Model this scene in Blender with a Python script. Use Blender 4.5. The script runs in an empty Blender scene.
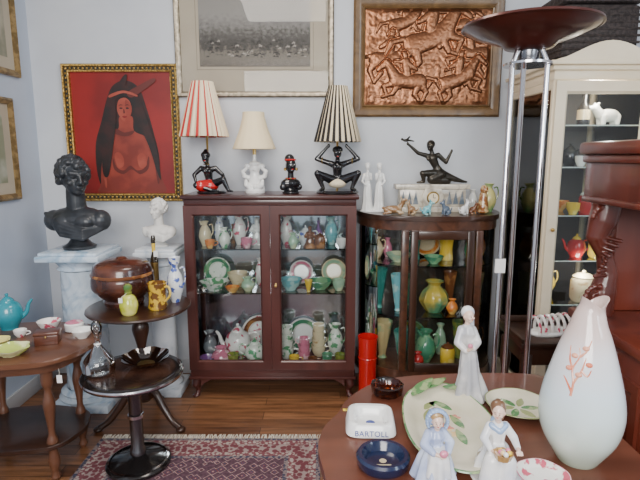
import bpy, bmesh, math, random
from mathutils import Vector, Matrix, noise
random.seed(7)
S=bpy.context.scene; COL=S.collection
pi=math.pi
# ------------------------------------------------------------------ materials
def newmat(name):
    m=bpy.data.materials.new(name); m.use_nodes=True
    nt=m.node_tree; b=nt.nodes['Principled BSDF']; return m,nt,b
def c4(c): return (c[0],c[1],c[2],1)
def M(name,col,rough=.5,metal=0,col2=None,scale=8,lo=.4,hi=.6,bump=0,coat=0,stretch=None,detail=4,tex='noise',dist=0,sss=0,emit=0):
    m,nt,b=newmat(name)
    b.inputs['Base Color'].default_value=c4(col); b.inputs['Roughness'].default_value=rough
    b.inputs['Metallic'].default_value=metal
    if coat: b.inputs['Coat Weight'].default_value=coat; b.inputs['Coat Roughness'].default_value=.08
    if emit: b.inputs['Emission Color'].default_value=c4(col); b.inputs['Emission Strength'].default_value=emit
    if col2 or bump:
        tc=nt.nodes.new('ShaderNodeTexCoord'); mp=nt.nodes.new('ShaderNodeMapping')
        nt.links.new(tc.outputs['Object'],mp.inputs[0])
        if stretch: mp.inputs['Scale'].default_value=stretch
        if tex=='voronoi':
            n=nt.nodes.new('ShaderNodeTexVoronoi'); n.inputs['Scale'].default_value=scale; out=n.outputs['Distance']
        elif tex=='wave':
            n=nt.nodes.new('ShaderNodeTexWave'); n.inputs['Scale'].default_value=scale; n.inputs['Distortion'].default_value=dist; n.inputs['Detail'].default_value=detail; n.inputs['Detail Scale'].default_value=1.5; out=n.outputs['Fac']
        else:
            n=nt.nodes.new('ShaderNodeTexNoise'); n.inputs['Scale'].default_value=scale; n.inputs['Detail'].default_value=detail; n.inputs['Distortion'].default_value=dist; out=n.outputs['Fac']
        nt.links.new(mp.outputs[0],n.inputs['Vector'])
        if col2:
            r=nt.nodes.new('ShaderNodeValToRGB'); r.color_ramp.elements[0].position=lo; r.color_ramp.elements[1].position=hi
            r.color_ramp.elements[0].color=c4(col); r.color_ramp.elements[1].color=c4(col2)
            nt.links.new(out,r.inputs[0]); nt.links.new(r.outputs[0],b.inputs['Base Color'])
        if bump:
            bp=nt.nodes.new('ShaderNodeBump'); bp.inputs['Strength'].default_value=bump; bp.inputs['Distance'].default_value=.01
            nt.links.new(out,bp.inputs['Height']); nt.links.new(bp.outputs[0],b.inputs['Normal'])
    return m
def glassmat(name,tint=(1,1,1),ior=1.45,gain=1.0,rough=.02):
    m=bpy.data.materials.new(name); m.use_nodes=True; nt=m.node_tree; nt.nodes.clear()
    o=nt.nodes.new('ShaderNodeOutputMaterial'); mx=nt.nodes.new('ShaderNodeMixShader')
    t=nt.nodes.new('ShaderNodeBsdfTransparent'); g=nt.nodes.new('ShaderNodeBsdfGlossy'); f=nt.nodes.new('ShaderNodeFresnel')
    mu=nt.nodes.new('ShaderNodeMath'); mu.operation='MULTIPLY'; mu.inputs[1].default_value=gain; mu.use_clamp=True
    t.inputs[0].default_value=c4(tint); g.inputs['Roughness'].default_value=rough; f.inputs[0].default_value=ior
    nt.links.new(f.outputs[0],mu.inputs[0]); nt.links.new(mu.outputs[0],mx.inputs[0])
    nt.links.new(t.outputs[0],mx.inputs[1]); nt.links.new(g.outputs[0],mx.inputs[2]); nt.links.new(mx.outputs[0],o.inputs[0])
    return m
def wood(name,a,b_,rough=.3,scale=4,stretch=(1,1,.12),coat=.25,lo=.3,hi=.7):
    return M(name,a,rough,0,b_,scale,lo,hi,0,coat,stretch,6,'noise',1.2)

mWall=M('wall_paint',(.56,.59,.64),.8,0,(.62,.65,.69),2,bump=.05)
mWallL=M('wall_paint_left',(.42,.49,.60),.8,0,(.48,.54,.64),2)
mCeil=M('ceiling_paint',(.8,.8,.8),.9,0,(.75,.75,.76),3)
mMahog=wood('mahogany',(.045,.014,.012),(.105,.032,.026))
mMahogH=wood('mahogany_h',(.045,.014,.012),(.105,.032,.026),stretch=(.12,1,1))
mDark=wood('dark_walnut',(.018,.008,.005),(.060,.024,.013))
mDarkH=wood('dark_walnut_h',(.018,.008,.005),(.060,.024,.013),stretch=(.12,1,1))
mBurl=wood('burl',(.035,.013,.007),(.12,.045,.022),scale=14,stretch=(1,1,1))
mTableTop=wood('red_table_wood',(.075,.022,.012),(.155,.050,.028),rough=.34,stretch=(.15,1,1),coat=.2)
mTable=wood('red_table_legs',(.075,.022,.012),(.15,.050,.028))
mOak=wood('oak_table',(.085,.032,.017),(.17,.070,.036),stretch=(.15,1,1))
mSide=wood('rosewood',(.055,.010,.006),(.14,.028,.015),rough=.3,scale=6)
mBlackW=M('black_lacquer',(.012,.010,.010),.18,coat=.6)
mChrome=M('chrome',(.66,.64,.66),.16,1)
mSteelDk=M('dark_steel',(.18,.18,.19),.25,1)
mBrass=M('brass',(.6,.40,.14),.3,1)
mPane=glassmat('glass_pane',(.96,.98,.98),1.45,1.0)
mPicG=glassmat('picture_glass',(.97,.97,.97),1.3,.8)
mShelfG=glassmat('glass_shelf',(.86,.95,.92),1.5,1.6)
mCrystal=glassmat('crystal',(.93,.95,.96),1.5,2.2)
mAmber=glassmat('amber_glass',(.42,.15,.035),1.5,1.6)
mBrownG=glassmat('brown_glass',(.34,.16,.07),1.5,2.0)
mMirror=M('mirror_back',(.50,.55,.60),.14,1)
mCream=M('cream_paint',(.80,.68,.48),.4,0,(.84,.73,.54),5,coat=.2)
mTag=M('paper_tag',(.9,.9,.88),.7)
mString=M('string',(.8,.78,.7),.8)
mBlackC=M('black_ceramic',(.008,.008,.010),.15,coat=.6)
mRedC=M('red_ceramic',(.50,.012,.012),.2,coat=.5)
mWhiteC=M('white_ceramic',(.84,.84,.82),.2,coat=.5)
mGold=M('gold_leaf',(.62,.42,.13),.35,.9,(.28,.16,.04),90,bump=.4)
mBustB=M('black_bust',(.022,.026,.032),.34,.15,(.045,.050,.058),12)
mPlaster=M('plaster',(.80,.78,.74),.55,0,(.70,.68,.64),15)
mBronze=M('bronze',(.030,.027,.022),.30,.6,(.06,.052,.04),18)
mMarble=M('blue_marble',(.66,.76,.86),.25,0,(.25,.42,.60),5,.48,.70,coat=.4,detail=8,dist=2.5)
mMarble2=M('pale_marble',(.74,.78,.82),.3,0,(.45,.54,.64),6,.50,.75,detail=8,dist=2)

# ------------------------------------------------------------------ mesh helpers
def finish(me,ang=38):
    bm=bmesh.new(); bm.from_mesh(me); bmesh.ops.remove_doubles(bm,verts=bm.verts,dist=1e-6)
    bmesh.ops.recalc_face_normals(bm,faces=bm.faces); bm.to_mesh(me); bm.free()
    for p in me.polygons: p.use_smooth=True
    me.set_sharp_from_angle(angle=math.radians(ang))
def mk(name,verts,faces,mat=None,mi=None,ang=38):
    me=bpy.data.meshes.new(name); me.from_pydata([tuple(v) for v in verts],[],faces); me.update()
    mats=mat if isinstance(mat,(list,tuple)) else [mat]
    for m in mats: me.materials.append(m)
    if mi:
        for p,i in zip(me.polygons,mi): p.material_index=i
    finish(me,ang)
    o=bpy.data.objects.new(name,me); COL.objects.link(o); return o
def tf(o,m):
    o.data.transform(m); return o
def T(x,y,z): return Matrix.Translation((x,y,z))
def R(a,ax): return Matrix.Rotation(math.radians(a),4,ax)
def cr(pts,n=6,closed=False):
    out=[]; N=len(pts); P=[Vector(p) for p in pts]
    rng=N if closed else N-1
    for i in range(rng):
        if closed: a,b,c,d=P[(i-1)%N],P[i],P[(i+1)%N],P[(i+2)%N]
        else: a,b,c,d=P[max(i-1,0)],P[i],P[i+1],P[min(i+2,N-1)]
        for k in range(n):
            t=k/n
            out.append(.5*((2*b)+(c-a)*t+(2*a-5*b+4*c-d)*t*t+(3*b-a-3*c+d)*t**3))
    if not closed: out.append(P[-1])
    return [tuple(v) for v in out]
def lathe(name,prof,mat,seg=32,sq=None,amp=0,k=0,twist=0,mfun=None,smooth=0,fr=None,c=(0,0,0),ang=38):
    if smooth: prof=[(max(p[0],0),p[1]) for p in cr(prof,smooth)]
    verts=[];faces=[];mi=[]
    for i,(r,z) in enumerate(prof):
        for j in range(seg):
            t=2*pi*j/seg; rr=r
            if amp and (fr is None or fr[0]<=z<=fr[1]): rr*=1+amp*math.cos(k*(t+twist*z))
            if sq: rr/= (abs(math.cos(t))**sq+abs(math.sin(t))**sq)**(1/sq)
            verts.append((c[0]+rr*math.cos(t),c[1]+rr*math.sin(t),c[2]+z))
    for i in range(len(prof)-1):
        for j in range(seg):
            a=i*seg+j;b=i*seg+(j+1)%seg
            faces.append((a,b,b+seg,a+seg)); mi.append(mfun(j,i) if mfun else 0)
    mats=mat if isinstance(mat,(list,tuple)) else [mat]
    me=bpy.data.meshes.new(name)
    me.from_pydata(verts,[],faces); me.update()
    for m in mats: me.materials.append(m)
    for p,i in zip(me.polygons,mi): p.material_index=i
    finish(me,ang)
    bm=bmesh.new(); bm.from_mesh(me); bmesh.ops.dissolve_degenerate(bm,dist=1e-6,edges=bm.edges); bm.to_mesh(me); bm.free()
    o=bpy.data.objects.new(name,me); COL.objects.link(o); return o
def box(name,x,y,z,mat,bev=.004):
    bm=bmesh.new(); bmesh.ops.create_cube(bm,size=1)
    for v in bm.verts: v.co=Vector(((x[0]+x[1])/2+v.co.x*(x[1]-x[0]),(y[0]+y[1])/2+v.co.y*(y[1]-y[0]),(z[0]+z[1])/2+v.co.z*(z[1]-z[0])))
    if bev:
        bev=min(bev,.3*min(x[1]-x[0],y[1]-y[0],z[1]-z[0]))
        bmesh.ops.bevel(bm,geom=list(bm.edges),offset=bev,segments=2,affect='EDGES',profile=.5)
    me=bpy.data.meshes.new(name); bm.to_mesh(me); bm.free(); me.materials.append(mat); finish(me)
    o=bpy.data.objects.new(name,me); COL.objects.link(o); return o
def prism(name,pts,z0,z1,mat,bev=0):
    n=len(pts)
    bm=bmesh.new(); a=[bm.verts.new((p[0],p[1],z0)) for p in pts]; b=[bm.verts.new((p[0],p[1],z1)) for p in pts]
    bm.faces.new(a[::-1]); bm.faces.new(b)
    for i in range(n): bm.faces.new((a[i],a[(i+1)%n],b[(i+1)%n],b[i]))
    if bev:
        es=[e for e in bm.edges if abs(e.verts[0].co.z-e.verts[1].co.z)<1e-7]
        bmesh.ops.bevel(bm,geom=es,offset=bev,segments=3,affect='EDGES',profile=.5)
    me=bpy.data.meshes.new(name); bm.to_mesh(me); bm.free(); me.materials.append(mat); finish(me)
    o=bpy.data.objects.new(name,me); COL.objects.link(o); return o
def prism_xz(name,pts,y0,y1,mat,bev=0):   # pts (x,z)
    o=prism(name,[(p[0],p[1]) for p in pts],-y1,-y0,mat,bev); return tf(o,R(90,'X'))
def tube(name,pts,rad,mat,seg=10,sm=0,closed=False):
    if sm: pts=cr(pts,sm,closed)
    P=[Vector(p) for p in pts]; n=len(P)
    rads=rad if isinstance(rad,(list,tuple)) else [rad]*n
    if len(rads)!=n:
        L=len(rads); rads=[rads[min(int(i/(n-1)*(L-1)),L-2)]*(1-((i/(n-1)*(L-1))-min(int(i/(n-1)*(L-1)),L-2)))+rads[min(int(i/(n-1)*(L-1)),L-2)+1]*((i/(n-1)*(L-1))-min(int(i/(n-1)*(L-1)),L-2)) for i in range(n)]
    verts=[];faces=[]; up=None
    for i in range(n):
        if closed: d=(P[(i+1)%n]-P[(i-1)%n]).normalized()
        else: d=(P[min(i+1,n-1)]-P[max(i-1,0)]).normalized()
        if up is None:
            up=Vector((0,0,1)) if abs(d.z)<.9 else Vector((1,0,0))
        s=d.cross(up).normalized(); up=s.cross(d).normalized()
        for j in range(seg):
            t=2*pi*j/seg; verts.append(P[i]+(s*math.cos(t)+up*math.sin(t))*rads[i])
    for i in range(n if closed else n-1):
        for j in range(seg):
            a=i*seg+j;b=i*seg+(j+1)%seg;c=((i+1)%n)*seg+(j+1)%seg;d_=((i+1)%n)*seg+j
            faces.append((a,b,c,d_))
    if not closed:
        faces.append(tuple(range(seg))[::-1]); faces.append(tuple((n-1)*seg+j for j in range(seg)))
    return mk(name,verts,faces,mat)
def ell(name,c,r,mat,rot=None,seg=20):
    bm=bmesh.new(); bmesh.ops.create_uvsphere(bm,u_segments=seg,v_segments=max(8,seg*2//3),radius=1)
    m=T(*c)@(rot if rot else Matrix())@Matrix.Diagonal((r[0],r[1],r[2],1)); bm.transform(m)
    me=bpy.data.meshes.new(name); bm.to_mesh(me); bm.free(); me.materials.append(mat); finish(me,80)
    o=bpy.data.objects.new(name,me); COL.objects.link(o); return o
def rframe(name,x0,x1,z0,z1,y,prof,mat,closed=True):
    verts=[];faces=[]
    pr=list(prof)
    for (ins,d) in pr:
        verts+=[(x0+ins,y-d,z0+ins),(x1-ins,y-d,z0+ins),(x1-ins,y-d,z1-ins),(x0+ins,y-d,z1-ins)]
    n=len(pr)
    for i in range(n if closed else n-1):
        k=(i+1)%n
        for j in range(4):
            faces.append((i*4+j,i*4+(j+1)%4,k*4+(j+1)%4,k*4+j))
    return mk(name,verts,faces,mat)
def join(name,objs,glob=None):
    verts=[];faces=[];mi=[];mats=[]
    for o in objs:
        me=o.data; off=len(verts)
        mm=[]
        for m in me.materials:
            if m not in mats: mats.append(m)
            mm.append(mats.index(m))
        verts+=[v.co.copy() for v in me.vertices]
        for p in me.polygons:
            faces.append(tuple(off+i for i in p.vertices)); mi.append(mm[p.material_index] if mm else 0)
    if glob: verts=[glob@v for v in verts]
    mn=Vector((min(v[i] for v in verts) for i in range(3))); mx=Vector((max(v[i] for v in verts) for i in range(3)))
    org=Vector(((mn.x+mx.x)/2,(mn.y+mx.y)/2,mn.z))
    me=bpy.data.meshes.new(name); me.from_pydata([tuple(v-org) for v in verts],[],faces); me.update()
    for m in mats: me.materials.append(m)
    for p,i in zip(me.polygons,mi): p.material_index=i; p.use_smooth=True
    me.set_sharp_from_angle(angle=math.radians(40))
    for o in objs:
        d=o.data; bpy.data.objects.remove(o); bpy.data.meshes.remove(d)
    o=bpy.data.objects.new(name,me); COL.objects.link(o); o.location=org; return o
def put(name,parts,loc,rz=0,s=1):
    return join(name,parts,T(*loc)@R(rz,'Z')@Matrix.Diagonal((s,s,s,1)))
def group(name,parts):
    lo=[1e9]*3;hi=[-1e9]*3
    for o in parts:
        for v in o.data.vertices:
            w=o.matrix_basis@v.co
            for i in range(3): lo[i]=min(lo[i],w[i]);hi[i]=max(hi[i],w[i])
    org=Vector(((lo[0]+hi[0])/2,(lo[1]+hi[1])/2,lo[2]))
    e=bpy.data.objects.new(name,None); e.empty_display_size=.1; COL.objects.link(e); e.location=org
    for o in parts:
        o.parent=e; o.location=o.location-org
    return e
class Blob:
    def __init__(s): s.bm=bmesh.new()
    def ell(s,c,r,rot=None):
        if not isinstance(r,(tuple,list)): r=(r,r,r)
        t=bmesh.new(); bmesh.ops.create_uvsphere(t,u_segments=16,v_segments=10,radius=1)
        t.transform(T(*c)@(rot if rot else Matrix())@Matrix.Diagonal((r[0],r[1],r[2],1))); s._add(t)
    def cap(s,p,q,r1,r2=None):
        r2=r1 if r2 is None else r2
        p=Vector(p);q=Vector(q); L=(q-p).length
        s.ell(p,r1); s.ell(q,r2)
        if L>1e-5:
            t=bmesh.new(); bmesh.ops.create_cone(t,cap_ends=True,segments=16,radius1=r1,radius2=r2,depth=L)
            rot=(q-p).to_track_quat('Z','Y').to_matrix().to_4x4()
            t.transform(T(*((p+q)/2))@rot); s._add(t)
    def chain(s,pts,rs):
        for i in range(len(pts)-1): s.cap(pts[i],pts[i+1],rs[i],rs[i+1])
    def lathe(s,prof,c=(0,0,0),amp=0,k=0,seg=32,ex=1,ey=1,lean=(0,0)):
        t=bmesh.new(); rings=[]; zm=prof[-1][1]
        for r,z in prof:
            q=(z/zm)**1.5; am=amp*(1-.75*z/zm)
            rings.append([t.verts.new((c[0]+lean[0]*q+ex*r*(1+am*math.cos(k*2*pi*j/seg))*math.cos(2*pi*j/seg),c[1]+lean[1]*q+ey*r*(1+am*math.cos(k*2*pi*j/seg))*math.sin(2*pi*j/seg),c[2]+z)) for j in range(seg)])
        for i in range(len(rings)-1):
            for j in range(seg): t.faces.new((rings[i][j],rings[i][(j+1)%seg],rings[i+1][(j+1)%seg],rings[i+1][j]))
        t.faces.new(rings[0][::-1]); t.faces.new(rings[-1]); s._add(t)
    def _add(s,t):
        me=bpy.data.meshes.new('t'); t.to_mesh(me); t.free(); s.bm.from_mesh(me); bpy.data.meshes.remove(me)
    def make(s,name,mat,vox=.004,it=3):
        bmesh.ops.recalc_face_normals(s.bm,faces=s.bm.faces)
        me=bpy.data.meshes.new(name); s.bm.to_mesh(me); s.bm.free()
        o=bpy.data.objects.new(name,me); COL.objects.link(o)
        m=o.modifiers.new('r','REMESH'); m.mode='VOXEL'; m.voxel_size=vox
        if it:
            m=o.modifiers.new('s','SMOOTH'); m.iterations=it; m.factor=.5
        dg=bpy.context.evaluated_depsgraph_get(); nm=bpy.data.meshes.new_from_object(o.evaluated_get(dg))
        o.modifiers.clear(); o.data=nm; bpy.data.meshes.remove(me)
        nm.materials.clear(); nm.materials.append(mat)
        for p in nm.polygons: p.use_smooth=True; p.material_index=0
        return o
def body(b,J,H,female=True,legs=True,head=True):
    V=lambda k:Vector(J[k])
    ch,wa,pe=V('chest'),V('waist'),V('pelvis'); hd=V('head')
    b.cap(ch,wa,.066*H,.050*H); b.cap(wa,pe,.050*H,.068*H)
    sl,sr=V('sl'),V('sr'); b.cap(ch,sl,.05*H,.034*H); b.cap(ch,sr,.05*H,.034*H)
    nk=(sl+sr)/2; b.cap(nk,hd,.030*H,.026*H)
    if head:
        b.ell(hd+Vector((0,0,.01*H)),(.050*H,.058*H,.068*H)); 
        f=Vector(J.get('face',(0,-1,0))).normalized()
        b.ell(hd+f*.055*H+Vector((0,0,.0)),.010*H); b.ell(hd+f*.030*H+Vector((0,0,-.035*H)),.026*H)
    for s_ in 'lr':
        e,h=V('e'+s_),V('h'+s_); sh=V('s'+s_)
        b.cap(sh,e,.034*H,.027*H); b.cap(e,h,.027*H,.017*H); d=(h-e).normalized(); b.ell(h+d*.02*H,(.018*H,.015*H,.026*H))
        if legs:
            k,f=V('k'+s_),V('f'+s_); hp=pe+(k-pe)*.12
            b.cap(hp,k,.062*H,.040*H); b.cap(k,f,.042*H,.022*H)
            t=V('t'+s_) if 't'+s_ in J else f+Vector((0,-.07*H,0)); b.cap(f,t,.022*H,.014*H)
    if female:
        f=Vector(J.get('face',(0,-1,0))).normalized(); sd=(sr-sl).normalized()
        for q in (-1,1): b.ell(ch+f*.05*H+sd*q*.032*H-Vector((0,0,.005*H)),.030*H)
def tag(name,p,w=.018,h=.03,L=.06,rz=0):
    a=box(name,(-w/2,w/2),(-.0006,.0006),(-L-h,-L),mTag,0); b=tube('s',[(0,0,0),(.002,0,-L/2),(0,0,-L-.003)],.0007,mString,5)
    return put(name,[a,b],p,rz)

# ------------------------------------------------------------------ room
YB=3.25; XL=-1.80; XR=2.05
def room_box(n,x,y,z,m): return join(n,[box(n,x,y,z,m,0)])
mFloor,nt,b=newmat('wood_floor')
tc=nt.nodes.new('ShaderNodeTexCoord'); br=nt.nodes.new('ShaderNodeTexBrick'); nz=nt.nodes.new('ShaderNodeTexNoise'); mp=nt.nodes.new('ShaderNodeMapping')
nt.links.new(tc.outputs['Object'],br.inputs['Vector']); br.inputs['Scale'].default_value=1; br.inputs['Brick Width'].default_value=.9; br.inputs['Row Height'].default_value=.085
br.inputs['Mortar Size'].default_value=.0015; br.inputs['Color1'].default_value=(.30,.135,.060,1); br.inputs['Color2'].default_value=(.13,.052,.024,1); br.inputs['Mortar'].default_value=(.02,.010,.006,1)
mp.inputs['Scale'].default_value=(1.5,14,1); nt.links.new(tc.outputs['Object'],mp.inputs[0]); nt.links.new(mp.outputs[0],nz.inputs['Vector']); nz.inputs['Scale'].default_value=3; nz.inputs['Detail'].default_value=6
mx=nt.nodes.new('ShaderNodeMix'); mx.data_type='RGBA'; mx.blend_type='MULTIPLY'; mx.inputs[0].default_value=.8
rp=nt.nodes.new('ShaderNodeValToRGB'); rp.color_ramp.elements[0].position=.3; rp.color_ramp.elements[0].color=(.45,.45,.45,1); rp.color_ramp.elements[1].position=.7; rp.color_ramp.elements[1].color=(1.3,1.3,1.3,1)
nt.links.new(nz.outputs['Fac'],rp.inputs[0]); nt.links.new(br.outputs['Color'],mx.inputs[6]); nt.links.new(rp.outputs[0],mx.inputs[7]); nt.links.new(mx.outputs[2],b.inputs['Base Color']); b.inputs['Roughness'].default_value=.28
room_box('floor',(XL-.1,XR+.1),(-1.5,YB+.1),(-.1,0),mFloor)
room_box('wall_back',(XL-.1,XR+.1),(YB,YB+.1),(0,2.75),mWall)
room_box('wall_left',(XL-.1,XL),(-1.5,YB),(0,2.75),mWallL)
room_box('wall_right',(XR,XR+.1),(-1.5,YB),(0,2.75),mWall)
room_box('ceiling',(XL-.1,XR+.1),(-1.5,YB+.1),(2.75,2.85),mCeil)
mBB=M('baseboard_paint',(.50,.51,.53),.5)
join('baseboard_back',[box('b',(XL,XR),(YB-.015,YB),(0,.10),mBB,.004)])
join('baseboard_left',[box('b',(XL,XL+.015),(-1.5,YB-.015),(0,.10),mBB,.004)])

# rug
mRug,nt,b=newmat('persian_rug')
tc=nt.nodes.new('ShaderNodeTexCoord'); v1=nt.nodes.new('ShaderNodeTexVoronoi'); v1.distance='MANHATTAN'; v1.inputs['Scale'].default_value=20; v1.inputs['Randomness'].default_value=.55
v2=nt.nodes.new('ShaderNodeTexVoronoi'); v2.inputs['Scale'].default_value=60
nt.links.new(tc.outputs['Object'],v1.inputs['Vector']); nt.links.new(tc.outputs['Object'],v2.inputs['Vector'])
r1=nt.nodes.new('ShaderNodeValToRGB'); r1.color_ramp.interpolation='CONSTANT'
e=r1.color_ramp.elements; e[0].color=(.36,.29,.27,1); e[1].position=.16; e[1].color=(.17,.045,.055,1)
for p,c in ((.30,(.05,.06,.11,1)),(.42,(.15,.045,.055,1)),(.56,(.36,.28,.26,1)),(.66,(.10,.05,.07,1))): q=e.new(p); q.color=c
r2=nt.nodes.new('ShaderNodeValToRGB'); r2.color_ramp.elements[0].position=.1; r2.color_ramp.elements[1].position=.9; r2.color_ramp.elements[0].color=(.6,.55,.6,1); r2.color_ramp.elements[1].color=(1.3,1.2,1.2,1)
nt.links.new(v1.outputs['Distance'],r1.inputs[0]); nt.links.new(v2.outputs['Distance'],r2.inputs[0])
mx=nt.nodes.new('ShaderNodeMix'); mx.data_type='RGBA'; mx.blend_type='MULTIPLY'; mx.inputs[0].default_value=1
nt.links.new(r1.outputs[0],mx.inputs[6]); nt.links.new(r2.outputs[0],mx.inputs[7]); nt.links.new(mx.outputs[2],b.inputs['Base Color']); b.inputs['Roughness'].default_value=.95
mRB1=M('rug_cream',(.42,.35,.31),.95,0,(.20,.06,.07),55,.4,.55,tex='voronoi'); mRB2=M('rug_navy',(.05,.05,.09),.95,0,(.25,.19,.18),60,.4,.6,tex='voronoi'); mRB3=M('rug_red',(.16,.04,.05),.95,0,(.34,.26,.24),40,.5,.62,tex='voronoi')
RX0,RX1,RY0,RY1=-1.15,.0,.9,2.42
rp_=[]
ins=0
for w,m in ((.02,mRB2),(.035,mRB1),(.07,mRB3),(.03,mRB1),(.02,mRB2)):
    f=rframe('r',RX0+ins,RX1-ins,RY0+ins,RY1-ins,0,[(0,0),(0,.008),(w,.008),(w,0)],m)
    for v in f.data.vertices:
        x,y,z=v.co; v.co=(x,z,-y)
    rp_.append(f); ins+=w
rp_.append(box('c',(RX0+ins,RX1-ins),(RY0+ins,RY1-ins),(0,.008),mRug,0))
mFr=M('rug_fringe',(.75,.70,.60),.95)
for i in range(150):
    x=RX0+.005+i*(RX1-RX0-.01)/149
    rp_.append(tube('f',[(x,RY1,.004),(x+random.uniform(-.004,.004),RY1+.02,.005),(x+random.uniform(-.008,.008),RY1+.045,.003)],.0025,mFr,4))
join('persian_rug',rp_)

# ------------------------------------------------------------------ pictures
W=3.249
px0,px1,pz0,pz1=-1.606,-.885,1.185,2.035
fr=rframe('frame',px0,px1,pz0,pz1,W,[(0,0),(0,.025),(.006,.032),(.014,.030),(.018,.022),(.036,.020),(.040,.028),(.047,.026),(.050,.012),(.050,0)],mGold)
mBkF=M('frame_black',(.02,.02,.015),.3)
fr2=rframe('frame_inlay',px0+.0185,px1-.0185,pz0+.0185,pz1-.0185,W,[(0,.018),(0,.0235),(.016,.0225),(.016,.018)],mBkF)
parts=[fr,fr2]
for i in range(26):
    for zz in (pz0+.0265,pz1-.0265): parts.append(ell('stud',(px0+.03+i*(px1-px0-.06)/25,W-.023,zz),(.008,.004,.006),mGold,seg=8))
for i in range(30):
    for xx in (px0+.0265,px1-.0265): parts.append(ell('stud',(xx,W-.023,pz0+.03+i*(pz1-pz0-.06)/29),(.006,.004,.008),mGold,seg=8))
parts=[join('frame',parts)]
cw=(px1-px0-.1); chh=(pz1-pz0-.1)
mRed=M('canvas_red',(.27,.012,.010),.45,0,(.18,.008,.007),3)
parts.append(box('canvas',(px0+.045,px1-.045),(W-.010,W),(pz0+.045,pz1-.045),mRed,0))
layer=[0]
def poly(pts,mat,sm=5):
    layer[0]+=1; y=W-.010-.0004*layer[0]
    P=cr([((u-68)/102*cw+px0+.05,(195-v)/123*chh+pz0+.05) for u,v in pts],sm,True)
    P=[(max(px0+.05,min(px1-.05,a)),max(pz0+.05,min(pz1-.05,b_))) for a,b_ in P]
    parts.append(mk('paint',[(p[0],y,p[1]) for p in P],[tuple(range(len(P)))],mat))
mHair=M('paint_hair',(.010,.006,.006),.5,0,(.03,.008,.007),14); mSk=M('paint_skin',(.27,.040,.024),.5,0,(.17,.022,.014),7); mSk2=M('paint_skin_light',(.36,.070,.042),.5,0,(.27,.04,.024),9); mSk3=M('paint_skin_dark',(.10,.014,.010),.5)
poly([(112,84),(126,80),(138,88),(144,106),(150,130),(155,158),(153,182),(146,150),(138,150),(128,140),(112,140),(100,165),(95,190),(89,176),(89,145),(97,120),(104,98)],mHair)
poly([(116,116),(114,128),(104,134),(98,145),(94,165),(92,184),(93,196),(156,196),(157,180),(153,160),(148,145),(141,136),(130,130),(129,116)],mSk)
poly([(106,158),(110,168),(117,171),(124,166),(131,171),(139,168),(144,156),(143,169),(134,175),(125,170),(116,175),(107,170)],mSk3)
poly([(108,156),(112,152),(117,157),(117,166),(111,168)],mSk2); poly([(132,157),(137,153),(141,157),(141,166),(134,168)],mSk2)
poly([(98,152),(101,148),(99,170),(98,188),(96,186),(96,165)],mSk2); poly([(150,150),(153,160),(154,182),(152,184),(150,165)],mSk3); poly([(112,128),(120,132),(130,130),(128,134),(120,136),(110,133)],mSk3)
poly([(122,97),(127,100),(129,107),(127,115),(122,121),(117,117),(114,109),(116,100)],mSk2)
poly([(124,99),(129,105),(128,114),(122,121),(123.5,112),(122.5,103)],mSk)
for ex in (118.2,124.8): poly([(ex-1.9,107.5),(ex,106.7),(ex+1.9,107.5),(ex,108.4)],mHair); poly([(ex-2.6,105),(ex,103.8),(ex+2.6,104.8),(ex,104.5)],mHair)
poly([(121,108),(122.3,112),(120.4,112.4)],mSk3); poly([(119,116),(121.5,115),(124,116),(121.5,117.5)],mRed)
poly([(111,112),(113,100),(121,96),(129,99),(132,110),(136,104),(134,90),(122,84),(111,88),(106,100)],mHair)
poly([(112,104),(112,122),(108,145),(101,176),(95,172),(97,138),(103,108)],mHair); poly([(131,102),(135,122),(145,146),(152,172),(156,180),(153,150),(145,120),(137,98)],mHair)
poly([(126,92),(140,84),(153,78),(155,81),(144,89),(130,97)],mSk3); poly([(114,90),(121,78),(126,74),(126,80),(120,92)],mHair); poly([(108,94),(122,90),(135,94),(135,96),(122,92.5),(108,97)],mSk2)
group('portrait_painting',parts)
# engraving
x0,x1,z0,z1=-.895,.085,1.835,2.50
mSil=M('silver_frame',(.36,.31,.24),.35,.7,(.20,.17,.12),40)
mMat=M('mat_board',(.44,.39,.30),.8,0,(.40,.35,.27),4)
fr=rframe('frame',x0,x1,z0,z1,W,[(0,0),(0,.02),(.008,.028),(.02,.026),(.034,.016),(.036,.004),(.036,0)],mSil)
mPr,nt,b=newmat('engraving')
tc=nt.nodes.new('ShaderNodeTexCoord'); sx=nt.nodes.new('ShaderNodeSeparateXYZ'); nt.links.new(tc.outputs['Generated'],sx.inputs[0])
n1=nt.nodes.new('ShaderNodeTexNoise'); n1.inputs['Scale'].default_value=14; n1.inputs['Detail'].default_value=8; mp=nt.nodes.new('ShaderNodeMapping'); mp.inputs['Scale'].default_value=(2,1,1.6)
nt.links.new(tc.outputs['Generated'],mp.inputs[0]); nt.links.new(mp.outputs[0],n1.inputs['Vector'])
ad=nt.nodes.new('ShaderNodeMath'); ad.operation='MULTIPLY_ADD'; ad.inputs[1].default_value=.55; nt.links.new(n1.outputs['Fac'],ad.inputs[0]); nt.links.new(sx.outputs['Z'],ad.inputs[2])
r=nt.nodes.new('ShaderNodeValToRGB'); e=r.color_ramp.elements; e[0].position=.25; e[0].color=(.13,.115,.095,1); e[1].position=1; e[1].color=(.26,.25,.23,1)
for p,c in ((.45,(.17,.15,.12,1)),(.56,(.05,.045,.04,1)),(.72,(.09,.085,.075,1)),(.84,(.19,.18,.17,1))): q=e.new(p); q.color=c
nt.links.new(ad.outputs[0],r.inputs[0]); nt.links.new(r.outputs[0],b.inputs['Base Color']); b.inputs['Roughness'].default_value=.7
pp=[fr,box('mat',(x0+.03,x1-.03),(W-.006,W),(z0+.03,z1-.03),mMat,0),box('print',(-.745,-.06),(W-.008,W-.006),(2.02,2.44),mPr,0)]
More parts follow.
